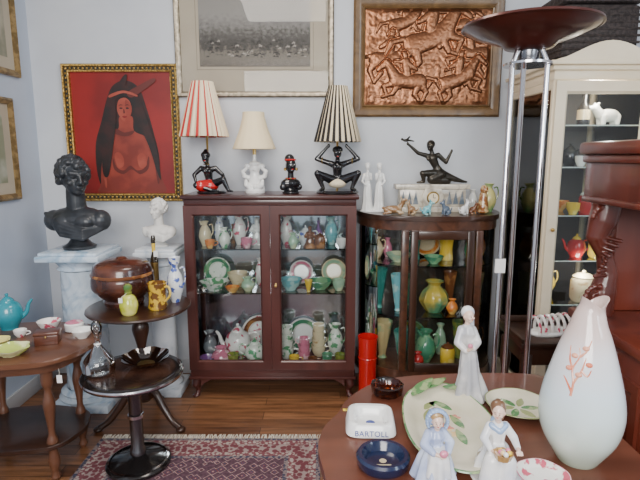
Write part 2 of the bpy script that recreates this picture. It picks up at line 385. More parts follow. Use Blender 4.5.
pp.append(rframe('mat_line',-.765,-.04,2.0,2.46,W-.006,[(0,0),(0,.0006),(.003,.0006),(.003,0)],M('mat_line',(.2,.17,.13),.8)))
mInk=M('ink',(.03,.027,.024),.8); mInk2=M('ink_light',(.34,.31,.27),.8)
for i in range(80):
    xx=random.uniform(-.72,-.09); zz=random.uniform(2.07,2.17); s=random.uniform(.007,.013)
    m=random.choice([mInk,mInk,mInk2])
    P=[(xx-s,zz),(xx-s*.9,zz+s*.9),(xx-s*.2,zz+s),(xx,zz+s*2.0),(xx+s*.25,zz+s*1.1),(xx+s*.9,zz+s*1.3),(xx+s,zz+s*.8),(xx+s*.7,zz),(xx+s*.5,zz+s*.5),(xx-s*.5,zz+s*.5)]
    pp.append(mk('fig',[(a,W-.0082-.00003*i,b_) for a,b_ in P],[tuple(range(len(P)))],m))
pp.append(box('t',(-.47,-.34),(W-.0072,W-.006),(1.975,1.982),M('caption_ink',(.25,.22,.18),.8),0))
pp.append(box('picture_glass',(x0+.034,x1-.034),(W-.014,W-.0125),(z0+.034,z1-.034),mPicG,0))
group('framed_engraving',pp)
# copper relief
x0,x1,z0,z1=.205,1.125,1.715,2.43
mWF=wood('bronze_wood_frame',(.10,.055,.022),(.20,.115,.045),scale=10,stretch=(1,1,1))
fr=rframe('frame',x0,x1,z0,z1,W,[(0,0),(0,.022),(.012,.034),(.036,.030),(.058,.018),(.066,.026),(.072,.022),(.075,.008),(.075,0)],mWF)
def sd(p,a,b_,r1,r2):
    ax,az=a;bx,bz=b_; dx,dz=bx-ax,bz-az; t=max(0,min(1,((p[0]-ax)*dx+(p[1]-az)*dz)/(dx*dx+dz*dz+1e-9)))
    return math.hypot(p[0]-ax-dx*t,p[1]-az-dz*t)-(r1+(r2-r1)*t), r1+(r2-r1)*t
def horse(ox,oz,s,f=1,rear=0):
    L=[]
    def a(p,q,r1,r2): L.append(((ox+f*p[0]*s,oz+p[1]*s),(ox+f*q[0]*s,oz+q[1]*s),r1*s,r2*s))
    lf=.14*rear
    a((-.22,-.01),(.0,.0+lf*.4),.135,.115); a((.0,lf*.4),(.18,.02+lf),.115,.13)
    a((.20,.06+lf),(.34,.30+lf),.11,.06); a((.35,.31+lf),(.50,.19+lf),.062,.036)
    a((.2,-.03+lf),(.40,-.08+lf),.06,.04); a((.40,-.08+lf),(.34,-.24+lf),.036,.028)
    a((.14,-.04+lf),(.24,-.2+lf*.8),.06,.04); a((.24,-.2+lf*.8),(.42,-.26+lf*.8),.034,.028)
    a((-.24,-.04),(-.34,-.18),.09,.045); a((-.34,-.18),(-.26,-.38),.04,.03)
    a((-.2,-.06),(-.14,-.22),.08,.045); a((-.14,-.22),(-.26,-.38),.04,.03)
    a((-.34,.06),(-.5,.02),.035,.03); a((-.5,.02),(-.58,-.14),.04,.015)
    a((.0,.12+lf*.5),(.03,.33+lf*.5),.075,.075); a((.04,.43+lf*.5),(.05,.46+lf*.5),.055,.05)
    a((.03,.33+lf*.5),(.22,.32+lf*.5),.04,.028); a((.0,.12+lf*.5),(.12,-.10+lf*.5),.055,.035); a((.02,.3+lf*.5),(-.16,.2+lf*.5),.07,.03)
    return L
groups_=[horse(.56,.47,.30,1,0),horse(.24,.47,.30,1,1),horse(.65,.30,.36,-1,0),horse(.15,.27,.36,1,0),horse(.40,.36,.48,1,1),horse(.58,.13,.34,1,1),horse(.26,.14,.36,-1,0)]
Lw=x1-x0-.15; Lh=z1-z0-.15
NX,NZ=230,176; verts=[];faces=[]
for j in range(NZ+1):
    for i in range(NX+1):
        u=i/NX*Lw; w_=j/NZ*Lh; p=(u,w_)
        h=0; covered=False
        for gi,g in enumerate(groups_):
            best=None; mn_=9
            for c in g:
                d,rr=sd(p,*c); mn_=min(mn_,d)
                if d<0:
                    q=math.sqrt(max(0,1-(1+d/rr)**2))*min(rr,.035)*.42
                    best=q if best is None else max(best,q)
            if best is not None: h=.004+best+.0008*gi
            elif mn_<.004: h=.0      # groove round each rider
        n=(noise.noise(Vector((u*16,w_*16,0)))*.005+noise.noise(Vector((u*45,w_*45,3)))*.003+abs(noise.noise(Vector((u*30,w_*12,9))))*.004) if h==0 else noise.noise(Vector((u*70,w_*70,3)))*.0012
        rim=min(u,Lw-u,w_,Lh-w_); k=min(1,rim/.02)
        verts.append((x0+.075+u,W-.010-(h+n+.003)*k,z0+.075+w_))
for j in range(NZ):
    for i in range(NX):
        a=j*(NX+1)+i; faces.append((a,a+1,a+NX+2,a+NX+1))
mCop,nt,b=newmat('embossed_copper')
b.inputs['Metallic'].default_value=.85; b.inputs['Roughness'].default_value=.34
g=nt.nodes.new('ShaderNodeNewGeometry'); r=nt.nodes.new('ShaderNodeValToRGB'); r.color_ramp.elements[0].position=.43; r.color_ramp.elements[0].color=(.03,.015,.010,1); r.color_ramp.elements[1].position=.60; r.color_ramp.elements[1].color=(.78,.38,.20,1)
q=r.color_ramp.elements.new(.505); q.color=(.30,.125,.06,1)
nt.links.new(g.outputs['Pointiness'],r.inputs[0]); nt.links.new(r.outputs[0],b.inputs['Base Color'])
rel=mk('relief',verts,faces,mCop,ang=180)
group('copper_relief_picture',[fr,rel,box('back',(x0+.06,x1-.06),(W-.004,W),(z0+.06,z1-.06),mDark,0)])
mGlt=M('gilt_frame',(.36,.25,.11),.4,.6,(.18,.12,.05),30)
for nm,ya,yb,za,zb,mm in (('framed_landscape',2.45,3.10,1.93,2.55,M('print_olive',(.20,.20,.14),.6,0,(.36,.33,.25),6)),('framed_botanical_print',2.35,2.99,1.22,1.80,M('print_pale',(.40,.41,.34),.6,0,(.22,.24,.16),7))):
    f=rframe('frame',ya,yb,za,zb,0,[(0,.001),(0,.02),(.012,.028),(.035,.015),(.036,.001)],mGlt)
    p=[f,box('mat',(ya+.03,yb-.03),(-.006,-.001),(za+.03,zb-.03),mMat,0),box('print',(ya+.1,yb-.1),(-.008,-.006),(za+.1,zb-.1),mm,0)]
    for o in p: tf(o,T(XL,0,0)@R(90,'Z'))
    group(nm,p)

# ------------------------------------------------------------------ china makers
_cm={}
def cer(a,b_=None,sc=30,lo=.5,hi=.56,rough=.18):
    k=(a,b_,sc,lo)
    if k not in _cm: _cm[k]=M('glaze_%d'%len(_cm),a,rough,0,b_,sc,lo,hi,coat=.5)
    return _cm[k]
WH=cer((.85,.85,.82)); WFL=cer((.85,.82,.78),(.60,.10,.16),26,.56,.60); WGR=cer((.80,.84,.74),(.12,.38,.18),24,.53,.58); GRN=cer((.06,.26,.14),(.20,.42,.22),14); TEAL=cer((.02,.20,.17),(.08,.33,.28),12)
PAL=cer((.36,.55,.38),(.62,.68,.42),10); YEL=cer((.78,.52,.05),(.85,.66,.18),10); CRM=cer((.78,.66,.42),(.50,.32,.14),18,.58,.66); BLW=cer((.80,.83,.86),(.08,.13,.45),26,.54,.59); PNK=cer((.65,.20,.30),(.85,.55,.58),14); BRN=cer((.16,.055,.02),(.36,.16,.05),12)
AQ=cer((.15,.45,.50),(.38,.62,.60),14); OLV=cer((.25,.28,.05),(.09,.20,.05),16); RED=cer((.50,.02,.02)); BLK=cer((.015,.015,.017)); GRY=cer((.20,.22,.24),(.07,.07,.08),16); ORG=cer((.72,.22,.04),(.80,.45,.12),12); PUR=cer((.25,.10,.32),(.50,.35,.55),12)
def bowl(r,h,m,amp=0,k=0): return [lathe('b',[(0,0),(.45*r,0),(.47*r,.1*h),(.8*r,.5*h),(r,h),(.96*r,h),(.76*r,.52*h),(.4*r,.17*h),(0,.15*h)],m,28,amp=amp,k=k)]
def vase(r,h,m,kind=0,amp=0,k=0):
    P=[[(0,0),(.5*r,0),(.55*r,.03*h),(.95*r,.3*h),(r,.45*h),(.8*r,.68*h),(.42*r,.85*h),(.45*r,.93*h),(.65*r,h),(.58*r,h),(.36*r,.86*h),(0,.8*h)],
       [(0,0),(.5*r,0),(.38*r,.08*h),(.55*r,.3*h),(.8*r,.7*h),(r,h),(.93*r,h),(.6*r,.6*h),(0,.5*h)],
       [(0,0),(.75*r,0),(.8*r,.05*h),(.7*r,.4*h),(.85*r,.8*h),(r,h),(.92*r,h),(.65*r,.6*h),(0,.3*h)],
       [(0,0),(.7*r,0),(r,.25*h),(.9*r,.5*h),(.3*r,.7*h),(.25*r,.9*h),(.4*r,h),(.3*r,h),(.18*r,.8*h),(0,.75*h)]][kind]
    P=[P[0]]+cr(P[1:-1],4)+[P[-1]]
    return [lathe('v',[(max(a,0),b_) for a,b_ in P],m,28,amp=amp,k=k)]
def handle(r,h,m,x=None,th=.09,z0=.3,z1=.85,side=1):
    x=r if x is None else x
    return tube('h',[(side*.85*x,0,z1*h),(side*1.45*x,0,(z1+.02)*h),(side*1.6*x,0,(z0+z1)/2*h),(side*.9*x,0,z0*h)],th*r,m,8,sm=5)
def jug(r,h,m):
    return vase(r,h,m,0)+[handle(r,h,m,x=.8*r),tube('sp',[(-.45*r,0,.86*h),(-.62*r,0,.95*h),(-.85*r,0,1.02*h)],[.2*r,.16*r,.05*r],m,8)]
def cup(r,h,m): return [lathe('c',[(0,0),(.5*r,0),(.6*r,.1*h),(.92*r,.5*h),(r,h),(.93*r,h),(.8*r,.4*h),(0,.15*h)],m,24),handle(r,h,m,z0=.3,z1=.8)]
def teapot(r,h,m,lm=None):
    lm=lm or m
    return [lathe('p',[(0,0),(.6*r,0)]+cr([(.62*r,.04*h),(r,.35*h),(.85*r,.65*h),(.45*r,.78*h)],5)+[(0,.78*h)],m,28),
      lathe('l',[(.47*r,.775*h),(.44*r,.82*h),(.2*r,.9*h),(.07*r,.91*h),(.13*r,.96*h),(.1*r,h),(0,h)],lm,20),
      tube('s',[(-.8*r,0,.3*h),(-1.2*r,0,.42*h),(-1.4*r,0,.65*h),(-1.65*r,0,.78*h)],[.24*r,.17*r,.12*r,.09*r],m,10,sm=4), handle(r,h,m,z0=.25,z1=.7,th=.1)]
def plateup(r,m,m2=None):
    o=[lathe('p',[(0,.0),(.6*r,0),(.68*r,.012),(r,.03),(r,.036),(.66*r,.018),(.58*r,.007),(0,.007)],m,32)]
    if m2: o.append(lathe('q',[(.66*r,.0185),(.9*r,.0315)],m2,32))
    for q in o: tf(q,T(0,.036,r*.985)@R(78,'X')@Matrix())
    return o
def jar(r,h,m,lm): return [lathe('j',[(0,0),(.85*r,0),(r,.1*h),(r,.65*h),(.85*r,.76*h),(0,.76*h)],m,28),lathe('l',[(.86*r,.755*h),(.88*r,.8*h),(.5*r,.9*h),(.14*r,.92*h),(.18*r,.97*h),(.1*r,h),(0,h)],lm,24)]
def stack(r,h,m,n,dr=.93):
    o=[]
    for i in range(n):
        q=cup(r*dr**i,h,m)
        for a in q: tf(a,T(0,0,i*h*.62)@R(i*40,'Z'))
        o+=q
    return o
def figu(m,h,m2=None):
    b=Blob(); b.lathe([(.30*h,0),(.30*h,.06*h),(.2*h,.25*h),(.13*h,.5*h),(.16*h,.68*h),(.07*h,.8*h)],(0,0,0),.08,6,24); b.ell((0,-.01*h,.88*h),(.09*h,.10*h,.12*h)); b.ell((0,.02*h,.93*h),(.10*h,.10*h,.09*h))
    b.chain([(-.13*h,0,.70*h),(-.24*h,-.05*h,.52*h),(-.08*h,-.18*h,.48*h)],[.06*h,.05*h,.04*h]); b.chain([(.13*h,0,.70*h),(.24*h,-.05*h,.52*h),(.08*h,-.18*h,.50*h)],[.06*h,.05*h,.04*h])
    return [b.make('f',m,.0035,1)]

# ------------------------------------------------------------------ cabinet 1 (mahogany)
A,B_,F,K=-.79,.21,2.88,3.22
c=[]
c.append(box('top',(A-.015,B_+.015),(F-.02,K+.005),(1.225,1.25),mMahogH,.006))
c.append(box('top_rail',(A,B_),(F,K),(1.19,1.225),mMahogH))
c.append(box('base_rail',(A,B_),(F,K),(.13,.19),mMahogH))
c.append(box('apron_moulding',(A-.01,B_+.01),(F-.012,K),(.125,.142),mMahogH))
c.append(box('back_mirror',(A+.02,B_-.02),(K-.012,K),(.19,1.19),mMirror,0))
for x in (A,B_-.03): 
    c.append(box('corner_post',(x,x+.03),(F+.001,F+.035),(.19,1.19),mMahog)); c.append(box('back_post',(x,x+.03),(K-.035,K),(.19,1.19),mMahog))
c.append(box('side_glass_l',(A+.012,A+.016),(F+.035,K-.035),(.19,1.19),mPane,0)); c.append(box('side_glass_r',(B_-.016,B_-.012),(F+.035,K-.035),(.19,1.19),mPane,0))
mid=(A+B_)/2
for i,(xa,xb) in enumerate(((A,mid-.001),(mid+.001,B_))):
    f=rframe('door_frame_%d'%(i+1),xa,xb,.19,1.19,F+.0,[(0,0),(0,.016),(.05,.016),(.056,.010),(.06,.002),(.06,0)],mMahog)
    c.append(f); c.append(box('door_glass_%d'%(i+1),(xa+.055,xb-.055),(F-.004,F-.002),(.245,1.135),mPane,0))
c.append(ell('key_escutcheon',(mid+.03,F-.018,.72),(.007,.003,.014),mBrass)); c.append(tube('key',[(mid+.03,F-.018,.72),(mid+.03,F-.035,.72)],.003,mBrass,8)); c.append(ell('key_bow',(mid+.03,F-.037,.72),(.009,.003,.008),mBrass))
for z in (.92,.65): c.append(box('glass_shelf',(A+.025,B_-.025),(F+.035,K-.02),(z,z+.008),mShelfG,0))
for x,sx in ((A+.035,-1),(B_-.035,1)):
    for y,sy in ((F+.035,-1),(K-.04,1)):
        b=Blob(); b.chain([(x,y,.125),(x+.012*sx,y+.012*sy,.085),(x-.002*sx,y-.002*sy,.045),(x+.006*sx,y+.008*sy,.014)],[.030,.026,.014,.016]); b.ell((x+.012*sx,y+.012*sy,.010),(.024,.024,.010)); c.append(b.make('cabriole_leg',mMahog,.004,2))
for sx,x in ((1,A+.06),(-1,B_-.06)):
    c.append(prism_xz('leg_bracket',[(x,.128),(x+sx*.07,.128),(x+sx*.045,.112),(x+sx*.02,.10),(x,.075)],F-.004,F+.02,mMahog))
group('mahogany_display_cabinet',c)
z1_,z2_,z3_=.928,.658,.19
row=[('cream_jug',jug(.038,.15,CRM),-.705,3.03,z1_,0),('ornate_vase',vase(.032,.18,BLW,0),-.63,3.1,z1_,0),('milk_jug',jug(.035,.12,WGR),-.575,2.97,z1_,20),('figural_jug',jug(.042,.19,WFL),-.50,3.08,z1_,0),('pink_teacup',cup(.036,.06,PNK),-.44,2.96,z1_,0),('porcelain_dancer',figu(WH,.17),-.39,3.07,z1_,0),('orange_cup',cup(.03,.05,ORG),-.66,2.95,z1_,0),('amber_bud_vase',vase(.022,.12,BRN,3),-.55,3.12,z1_,0),
 ('floral_jug',jug(.04,.18,WFL),-.21,3.08,z1_,180),('blue_teapot',teapot(.045,.12,BLW),-.09,3.06,z1_,0),('sugar_bowl',jar(.034,.09,BRN,BRN),.0,2.97,z1_,0),('blue_jug',jug(.04,.17,AQ),.07,3.08,z1_,0),('white_teacup',cup(.033,.055,WH),.13,2.96,z1_,0),('purple_vase',vase(.028,.14,PUR,3),-.01,3.13,z1_,0),('green_creamer',jug(.03,.09,PAL),-.16,2.95,z1_,0),('brown_figurine',figu(BRN,.13),-.06,2.96,z1_,0),
 ('leaf_bowl',bowl(.09,.055,WGR,.06,8),-.65,3.0,z2_,0),('stacked_saucers',bowl(.065,.09,CRM),-.52,3.08,z2_,0),('green_sauce_boat',jug(.042,.085,PAL),-.44,2.97,z2_,30),('white_vase',vase(.03,.17,WFL,0),-.385,3.12,z2_,0),('leaf_plate',plateup(.085,WGR,GRN),-.66,3.13,z2_,0),('orange_dish',bowl(.045,.035,ORG),-.53,2.94,z2_,0),
 ('green_bowl',bowl(.07,.07,AQ,.05,10),-.18,3.0,z2_,0),('pink_rimmed_plate',plateup(.075,WH,PNK),-.12,3.13,z2_,0),('cabbage_bowl',bowl(.08,.055,GRN,.08,9),.0,3.02,z2_,0),('jade_cup',cup(.04,.07,PAL),.115,2.98,z2_,0),('cream_plate',plateup(.08,CRM,PAL),.09,3.13,z2_,0),('yellow_egg_cup',vase(.025,.07,YEL,1),-.07,2.95,z2_,0),
 ('pink_lustre_bowl',vase(.062,.10,PNK,0),-.62,2.98,z3_,0),('toby_jug',jug(.045,.17,GRY),-.71,3.08,z3_,0),('rose_teapot',teapot(.085,.22,WFL),-.53,3.08,z3_,0),('green_mug',cup(.036,.07,OLV),-.54,2.95,z3_,0),('floral_teapot',teapot(.062,.16,WGR),-.41,2.99,z3_,180),('purple_dish',bowl(.05,.05,PUR),-.70,2.95,z3_,0),
 ('teacup_stack',stack(.05,.075,WGR,4),-.215,3.05,z3_,0),('teacup_stack',stack(.040,.07,PNK,3),-.10,3.0,z3_,90),('teacup_stack',stack(.048,.075,CRM,4),-.01,3.09,z3_,0),('tall_floral_jug',jug(.05,.21,WGR),.10,3.1,z3_,0),('small_green_mug',cup(.034,.07,GRN),.045,2.95,z3_,0),('olive_mug',cup(.033,.07,OLV),.125,2.95,z3_,0),('yellow_cup',cup(.033,.06,YEL),-.16,2.94,z3_,0),('brown_cup',cup(.03,.05,BRN),-.045,2.94,z3_,0),
 ('patterned_charger',plateup(.12,WFL,BRN),-.40,3.16,z3_,0),('dinner_plate',plateup(.11,WH,GRN),-.11,3.16,z3_,0)]
for n,p,x,y,z,rz in row: put(n,p,(x,y,z),rz)

# ------------------------------------------------------------------ cabinet 2 (bow front)
def outline(off=0):
    P=[]
    for i in range(13):
        t=pi/2*i/12; P.append((.49-(.25+off)*math.cos(t),3.22-(.38+off)*math.sin(t)))
    for i in range(1,8): 
        x=.49+.41*i/8; P.append((x,3.22-(.38+off)-.02*math.sin(pi*i/8)))
    for i in range(13):
        t=pi/2*(1-i/12); P.append((.90+(.205+off)*math.cos(t),3.22-(.38+off)*math.sin(t)))
    return P
c=[]
c.append(prism('top',outline(.015),1.105,1.134,mDarkH,.006)); c.append(prism('top_rail',outline(0),1.05,1.105,mBurl)); c.append(prism('base',outline(.0),.13,.20,mBurl)); c.append(prism('plinth_moulding',outline(.012),.115,.135,mDarkH,.004))
O=outline(-.004)
def strip(name,P,z0,z1,mat):
    v=[(p[0],p[1],z0) for p in P]+[(p[0],p[1],z1) for p in P]; n=len(P)
    return mk(name,v,[(i,i+1,n+i+1,n+i) for i in range(n-1)],mat,ang=60)
c.append(strip('curved_glass_l',O[:13],.2,1.05,mPane)); c.append(strip('curved_glass_r',O[-13:],.2,1.05,mPane)); c.append(strip('door_glass',O[12:-12],.2,1.05,mPane))
c.append(box('back_panel',(.26,1.09),(3.205,3.22),(.2,1.05),M('cab_back_mirror',(.30,.28,.25),.15,.9),0))
for x in (.470,.895): c.append(box('door_post',(x,x+.04),(2.818,2.86),(.2,1.05),mBurl))
for x in (.522,.845): c.append(box('door_stile',(x,x+.04),(2.812,2.84),(.2,1.05),mDark))
c.append(box('door_rail_top',(.562,.845),(2.808,2.838),(1.0,1.05),mDarkH)); c.append(box('door_rail_bottom',(.562,.845),(2.808,2.838),(.2,.25),mDarkH))
for x in (.25,1.075): c.append(box('rear_post',(x,x+.025),(3.19,3.215),(.2,1.05),mDark))
SH=(.83,.52)
for z in SH: c.append(prism('shelf',outline(-.02),z,z+.009,mShelfG))
for x,y in ((.3,3.16),(1.05,3.16),(.5,2.88),(.89,2.88)):
    c.append(lathe('leg',[(0,0),(.018,0),(.024,.02),(.016,.05),(.026,.09),(.028,.118),(0,.118)],mDark,16,c=(x,y,0)))
group('bow_front_china_cabinet',c)
za,zb,zc=.839,.529,.20
MEL=cer((.50,.38,.06),(.10,.30,.16),6,.45,.6)
row=[('green_vase',vase(.045,.14,TEAL,2),.585,3.05,za,0),('white_jug',jug(.04,.13,CRM),.36,3.1,za,0),('yellow_vase',vase(.055,.17,YEL,2),.78,3.04,za,0),('celadon_bowl',bowl(.08,.05,PAL),.48,2.99,za,0),('majolica_plate',plateup(.09,CRM,ORG),.68,3.14,za,0),('dark_green_jug',jug(.04,.15,GRN),.93,3.03,za,0),('amber_vase',vase(.04,.15,ORG,0),1.01,3.12,za,0),('green_dish',bowl(.06,.045,GRN),.68,2.93,za,0),('pink_vase',vase(.03,.12,PNK,0),.43,3.13,za,0),
 ('teal_trumpet_vase',vase(.055,.24,TEAL,1,.05,8),.37,3.06,zb,0),('aqua_trumpet_vase',vase(.048,.22,AQ,1,.05,8),.485,2.99,zb,0),('melon_jar',vase(.085,.19,MEL,0,.06,10),.70,2.97,zb,0),('tall_green_vase',vase(.04,.2,GRN,0),.575,3.1,zb,0),('pottery_vase',vase(.042,.22,BRN,1),.82,3.07,zb,0),('pale_green_vase',vase(.045,.18,PAL,0),.95,3.02,zb,0),('tan_vase',vase(.04,.2,CRM,2),1.01,3.12,zb,0),('orange_pot',vase(.035,.09,ORG,0),.80,2.92,zb,0),
 ('green_urn',vase(.06,.23,cer((.55,.45,.22),(.25,.40,.22),10),1,.05,8),.40,3.05,zc,0),('teal_urn',vase(.05,.20,TEAL,1,.05,8),.51,2.96,zc,0),('leaf_jug',jug(.065,.2,GRN),.66,2.98,zc,0),('yellow_lidded_jar',jar(.045,.14,YEL,BRN),.79,2.94,zc,0),('olive_vase',vase(.05,.23,OLV,2),.89,3.05,zc,0),('tan_jug',jug(.045,.2,BRN),1.0,3.1,zc,0),('green_plate',plateup(.1,GRN,OLV),.60,3.15,zc,0),('red_pot',vase(.035,.09,RED,0),.60,2.90,zc,0),('pale_vase',vase(.04,.2,PAL,0),.78,3.1,zc,0)]
for n,p,x,y,z,rz in row: put(n,p,(x,y,z),rz)
put('red_cylinder_vase',[lathe('v',[(0,0),(.050,0),(.056,.01),(.052,.03),(.052,.2),(.056,.38),(.060,.415),(.054,.415),(.05,.36),(.045,.05),(0,.03)],mRedC,36),lathe('r',[(.0535,.28),(.058,.285),(.0555,.29)],mRedC,36)],(.285,2.84,0))

# ------------------------------------------------------------------ cream cabinet
A,B_,F,K=1.15,1.66,2.55,3.13; ZT_=1.84
c=[]
c.append(box('floor_panel',(A,B_),(F,K),(.05,.14),mCream)); c.append(box('plinth',(A-.01,B_+.01),(F-.01,K),(0,.06),mCream)); c.append(box('top_panel',(A,B_),(F,K),(ZT_,ZT_+.05),mCream))
c.append(box('cornice_1',(A-.015,B_+.015),(F-.015,K),(ZT_+.045,ZT_+.07),mCream,.006)); c.append(box('cornice_2',(A-.035,B_+.035),(F-.035,K),(ZT_+.068,ZT_+.09),mCream,.008))
P=[(A-.01,ZT_+.085)]+[(A+.0+(B_-A)*i/16,ZT_+.095+.085*math.sin(pi*i/16)**1.5) for i in range(17)]+[(B_+.01,ZT_+.085)]
c.append(prism_xz('pediment',P,F-.03,F,mCream,.003))
for x in (A,B_-.03):
    c.append(box('back_post',(x,x+.03),(K-.03,K),(.14,ZT_),mCream))
c.append(box('front_post_l',(A,A+.03),(F+.003,F+.03),(.14,ZT_),mCream)); c.append(box('front_post_r',(B_-.03,B_),(F+.003,F+.03),(.14,ZT_),mCream))
c.append(rframe('door_frame',A+.008,B_-.008,.15,ZT_-.005,F+.002,[(0,0),(0,.018),(.050,.018),(.056,.010),(.062,.004),(.062,0)],mCream)); c.append(box('door_glass',(A+.065,B_-.065),(F-.004,F-.002),(.22,ZT_-.065),mPane,0))
c.append(box('side_glass_l',(A+.008,A+.012),(F+.03,K-.03),(.14,ZT_),mPane,0)); c.append(box('side_glass_r',(B_-.012,B_-.008),(F+.03,K-.03),(.14,ZT_),mPane,0)); c.append(box('side_rail',(A,A+.03),(F+.03,K-.03),(ZT_-.04,ZT_),mCream)); c.append(box('side_rail_low',(A,A+.03),(F+.03,K-.03),(.14,.18),mCream))
c.append(box('back_panel',(A+.03,B_-.01),(K-.012,K),(.14,ZT_),M('cab_dark_back',(.16,.15,.14),.3,.5),0))
CS=(1.62,1.41,1.16,.92,.68,.42)
mEdge=M('shelf_edge',(.55,.62,.58),.2)
for z in CS: c.append(box('glass_shelf',(A+.016,B_-.016),(F+.035,K-.015),(z,z+.008),mShelfG,0)); c.append(box('shelf_edge',(A+.0165,A+.0185),(F+.035,K-.03),(z+.001,z+.007),mEdge,0)); c.append(box('shelf_edge_front',(A+.0165,B_-.0165),(F+.034,F+.036),(z+.001,z+.007),mEdge,0))
c.append(ell('door_knob',(A+.035,F-.03,1.1),(.010,.014,.010),mBrass))
group('cream_display_cabinet',c)
s=[z+.008 for z in CS]+[.14]
b=Blob(); b.ell((0,0,.045),(.055,.03,.030)); b.cap((-.045,0,.05),(-.070,0,.075),.022,.018); b.ell((-.085,0,.076),(.022,.013,.012)); b.ell((-.068,0,.080),(.018,.018,.016))
for x,y in ((-.035,.014),(-.035,-.014),(.035,.014),(.035,-.014)): b.cap((x,y,.04),(x,y,.008),.015,.011)
b.ell((-.064,.012,.096),.006); b.ell((-.064,-.012,.096),.006)
put('polar_bear_figurine',[b.make('b',mWhiteC,.0025)],(1.505,2.68,s[0]),10,1.15)
put('black_bottle',[lathe('b',[(0,0),(.03,0),(.032,.01),(.032,.09),(.012,.12),(.011,.155),(.014,.158),(.013,.17),(0,.17)],BLK,24),lathe('l',[(.0325,.03),(.0325,.08)],CRM,24)],(1.375,2.68,s[0]))
row=[('grey_jar',jar(.04,.13,GRY,BLK),1.46,2.66,s[1],0),('black_teapot',teapot(.045,.12,BLK),1.38,2.80,s[1],0),('grey_mug',cup(.038,.09,GRY),1.555,2.66,s[1],0),('smoky_vase',vase(.035,.14,GRY,1),1.27,2.9,s[1],0),('white_coffee_cup',cup(.03,.055,WH),1.36,2.64,s[1],0),('brown_crock',jar(.045,.12,BRN,BRN),1.24,2.72,s[1],0),
('red_lidded_cup',jar(.045,.13,RED,WH),1.42,2.65,s[2],0),('blue_white_jar',jar(.045,.17,BLW,BLW),1.53,2.67,s[2],0),('orange_bowl',bowl(.055,.06,ORG),1.33,2.78,s[2],0),('cream_pitcher',jug(.04,.13,CRM),1.24,2.9,s[2],0),('yellow_teacup',cup(.035,.06,YEL),1.34,2.64,s[2],0),('green_tumbler',vase(.03,.1,GRN,1),1.225,2.70,s[2],0),
('yellow_jar',jar(.055,.16,YEL,YEL),1.51,2.66,s[3],0),('red_teapot',teapot(.048,.13,RED,YEL),1.39,2.67,s[3],0),('rust_vase',vase(.045,.15,ORG,0),1.26,2.85,s[3],0),('blue_cup',cup(.035,.07,AQ),1.22,2.68,s[3],0),
('cream_crock',jar(.065,.17,CRM,CRM),1.44,2.66,s[4],0),('yellow_jug',jug(.05,.15,YEL),1.30,2.80,s[4],0),('white_jar',jar(.045,.15,WH,RED),1.56,2.66,s[4],0),('red_canister',jar(.04,.11,RED,RED),1.22,2.68,s[4],0),
('cream_bowl',bowl(.08,.09,WH),1.45,2.75,s[5],0),('green_crock',jar(.06,.15,GRN,GRN),1.28,2.75,s[5],0),('blue_bowl',bowl(.09,.1,BLW),1.45,2.8,s[6],0),('aqua_vase',vase(.045,.14,AQ,0),1.26,2.95,s[0],0),('red_tumbler',vase(.03,.11,RED,1),1.22,2.74,s[0],0),('patterned_vase',vase(.05,.15,WGR,0),1.27,2.8,s[6],0)]
for n,p,x,y,z,rz in row: put(n,p,(x,y,z),rz)
mWick=M('dark_wicker',(.02,.015,.014),.7,0,(.05,.037,.034),60,bump=.6)
zh=ZT_+.09
h=[box('body',(1.24,1.64),(2.70,3.08),(zh,zh+.31),mWick,.03),box('lid',(1.23,1.65),(2.69,3.09),(zh+.31,zh+.37),mWick,.02)]
for i in range(9): h.append(tube('weave',[(1.24,2.70,zh+.02+i*.033),(1.64,2.70,zh+.02+i*.033)],.007,mWick,6))
for i in range(8): h.append(tube('weave',[(1.24,2.71,zh+.02+i*.033),(1.24,3.07,zh+.02+i*.033)],.007,mWick,6))
group('wicker_hamper',h)

# ------------------------------------------------------------------ figures on cabinet 1
def shade(rb,rt,z0,z1,mats,mfun,k=30,amp=.03):
    return lathe('shade',[(rb,z0),(rb*1.01,z0+.004),(rt*1.01,z1-.004),(rt,z1),(rt*.94,z1),(rb*.97,z0+.002),(rb,z0)],mats,k*2,amp=amp,k=k,mfun=mfun,ang=80)
mShC=M('shade_cream',(.80,.68,.48),.8); mShR=M('shade_red',(.50,.03,.025),.8); mShK=M('shade_black',(.02,.016,.014),.8); mShCr=M('shade_ivory',(.84,.70,.45),.8)
CT=1.25
H=.45; b=Blob()
J=dict(pelvis=(0,0,.045),waist=(-.005,0,.085),chest=(-.01,-.005,.135),head=(-.02,-.01,.205),sl=(-.05,0,.15),sr=(.035,0,.15),el=(-.09,-.02,.11),hl=(-.07,-.05,.06),er=(.08,-.01,.11),hr=(.10,-.05,.07),kl=(-.07,-.06,.05),fl=(.02,-.06,.022),tl=(.06,-.065,.018),kr=(.09,-.05,.085),fr=(.12,-.055,.02),tr=(.145,-.065,.015))
body(b,J,H); 
p=[b.make('figure',mBlackC,.003,2)]
b=Blob(); b.ell((0,-.01,.045),(.055,.048,.036)); b.cap((0,-.01,.045),(-.045,-.05,.047),.040,.034); p.append(b.make('skirt',mRedC,.003,2))
b=Blob(); b.ell((-.02,-.003,.227),(.029,.031,.025)); b.ell((-.02,.0,.248),(.014,.014,.016)); p.append(b.make('hair',mBlackC,.003,2))
p.append(ell('lips',(-.02,-.040,.195),(.006,.003,.003),mRedC)); p.append(lathe('necklace',[(.017,.170),(.021,.173),(.017,.176)],mGold,16,c=(-.016,-.006,0)))
p.append(lathe('base',[(0,0),(.085,0),(.088,.008),(.08,.016),(0,.016)],mBlackC,32,c=(.01,-.01,0)))
p.append(tube('lamp_stem',[(-.02,.05,.0),(-.02,.05,.33),(-.02,.03,.36)],.007,mBrass,8)); p.append(ell('stem_foot',(-.02,.05,.015),(.025,.025,.015),mBlackC))
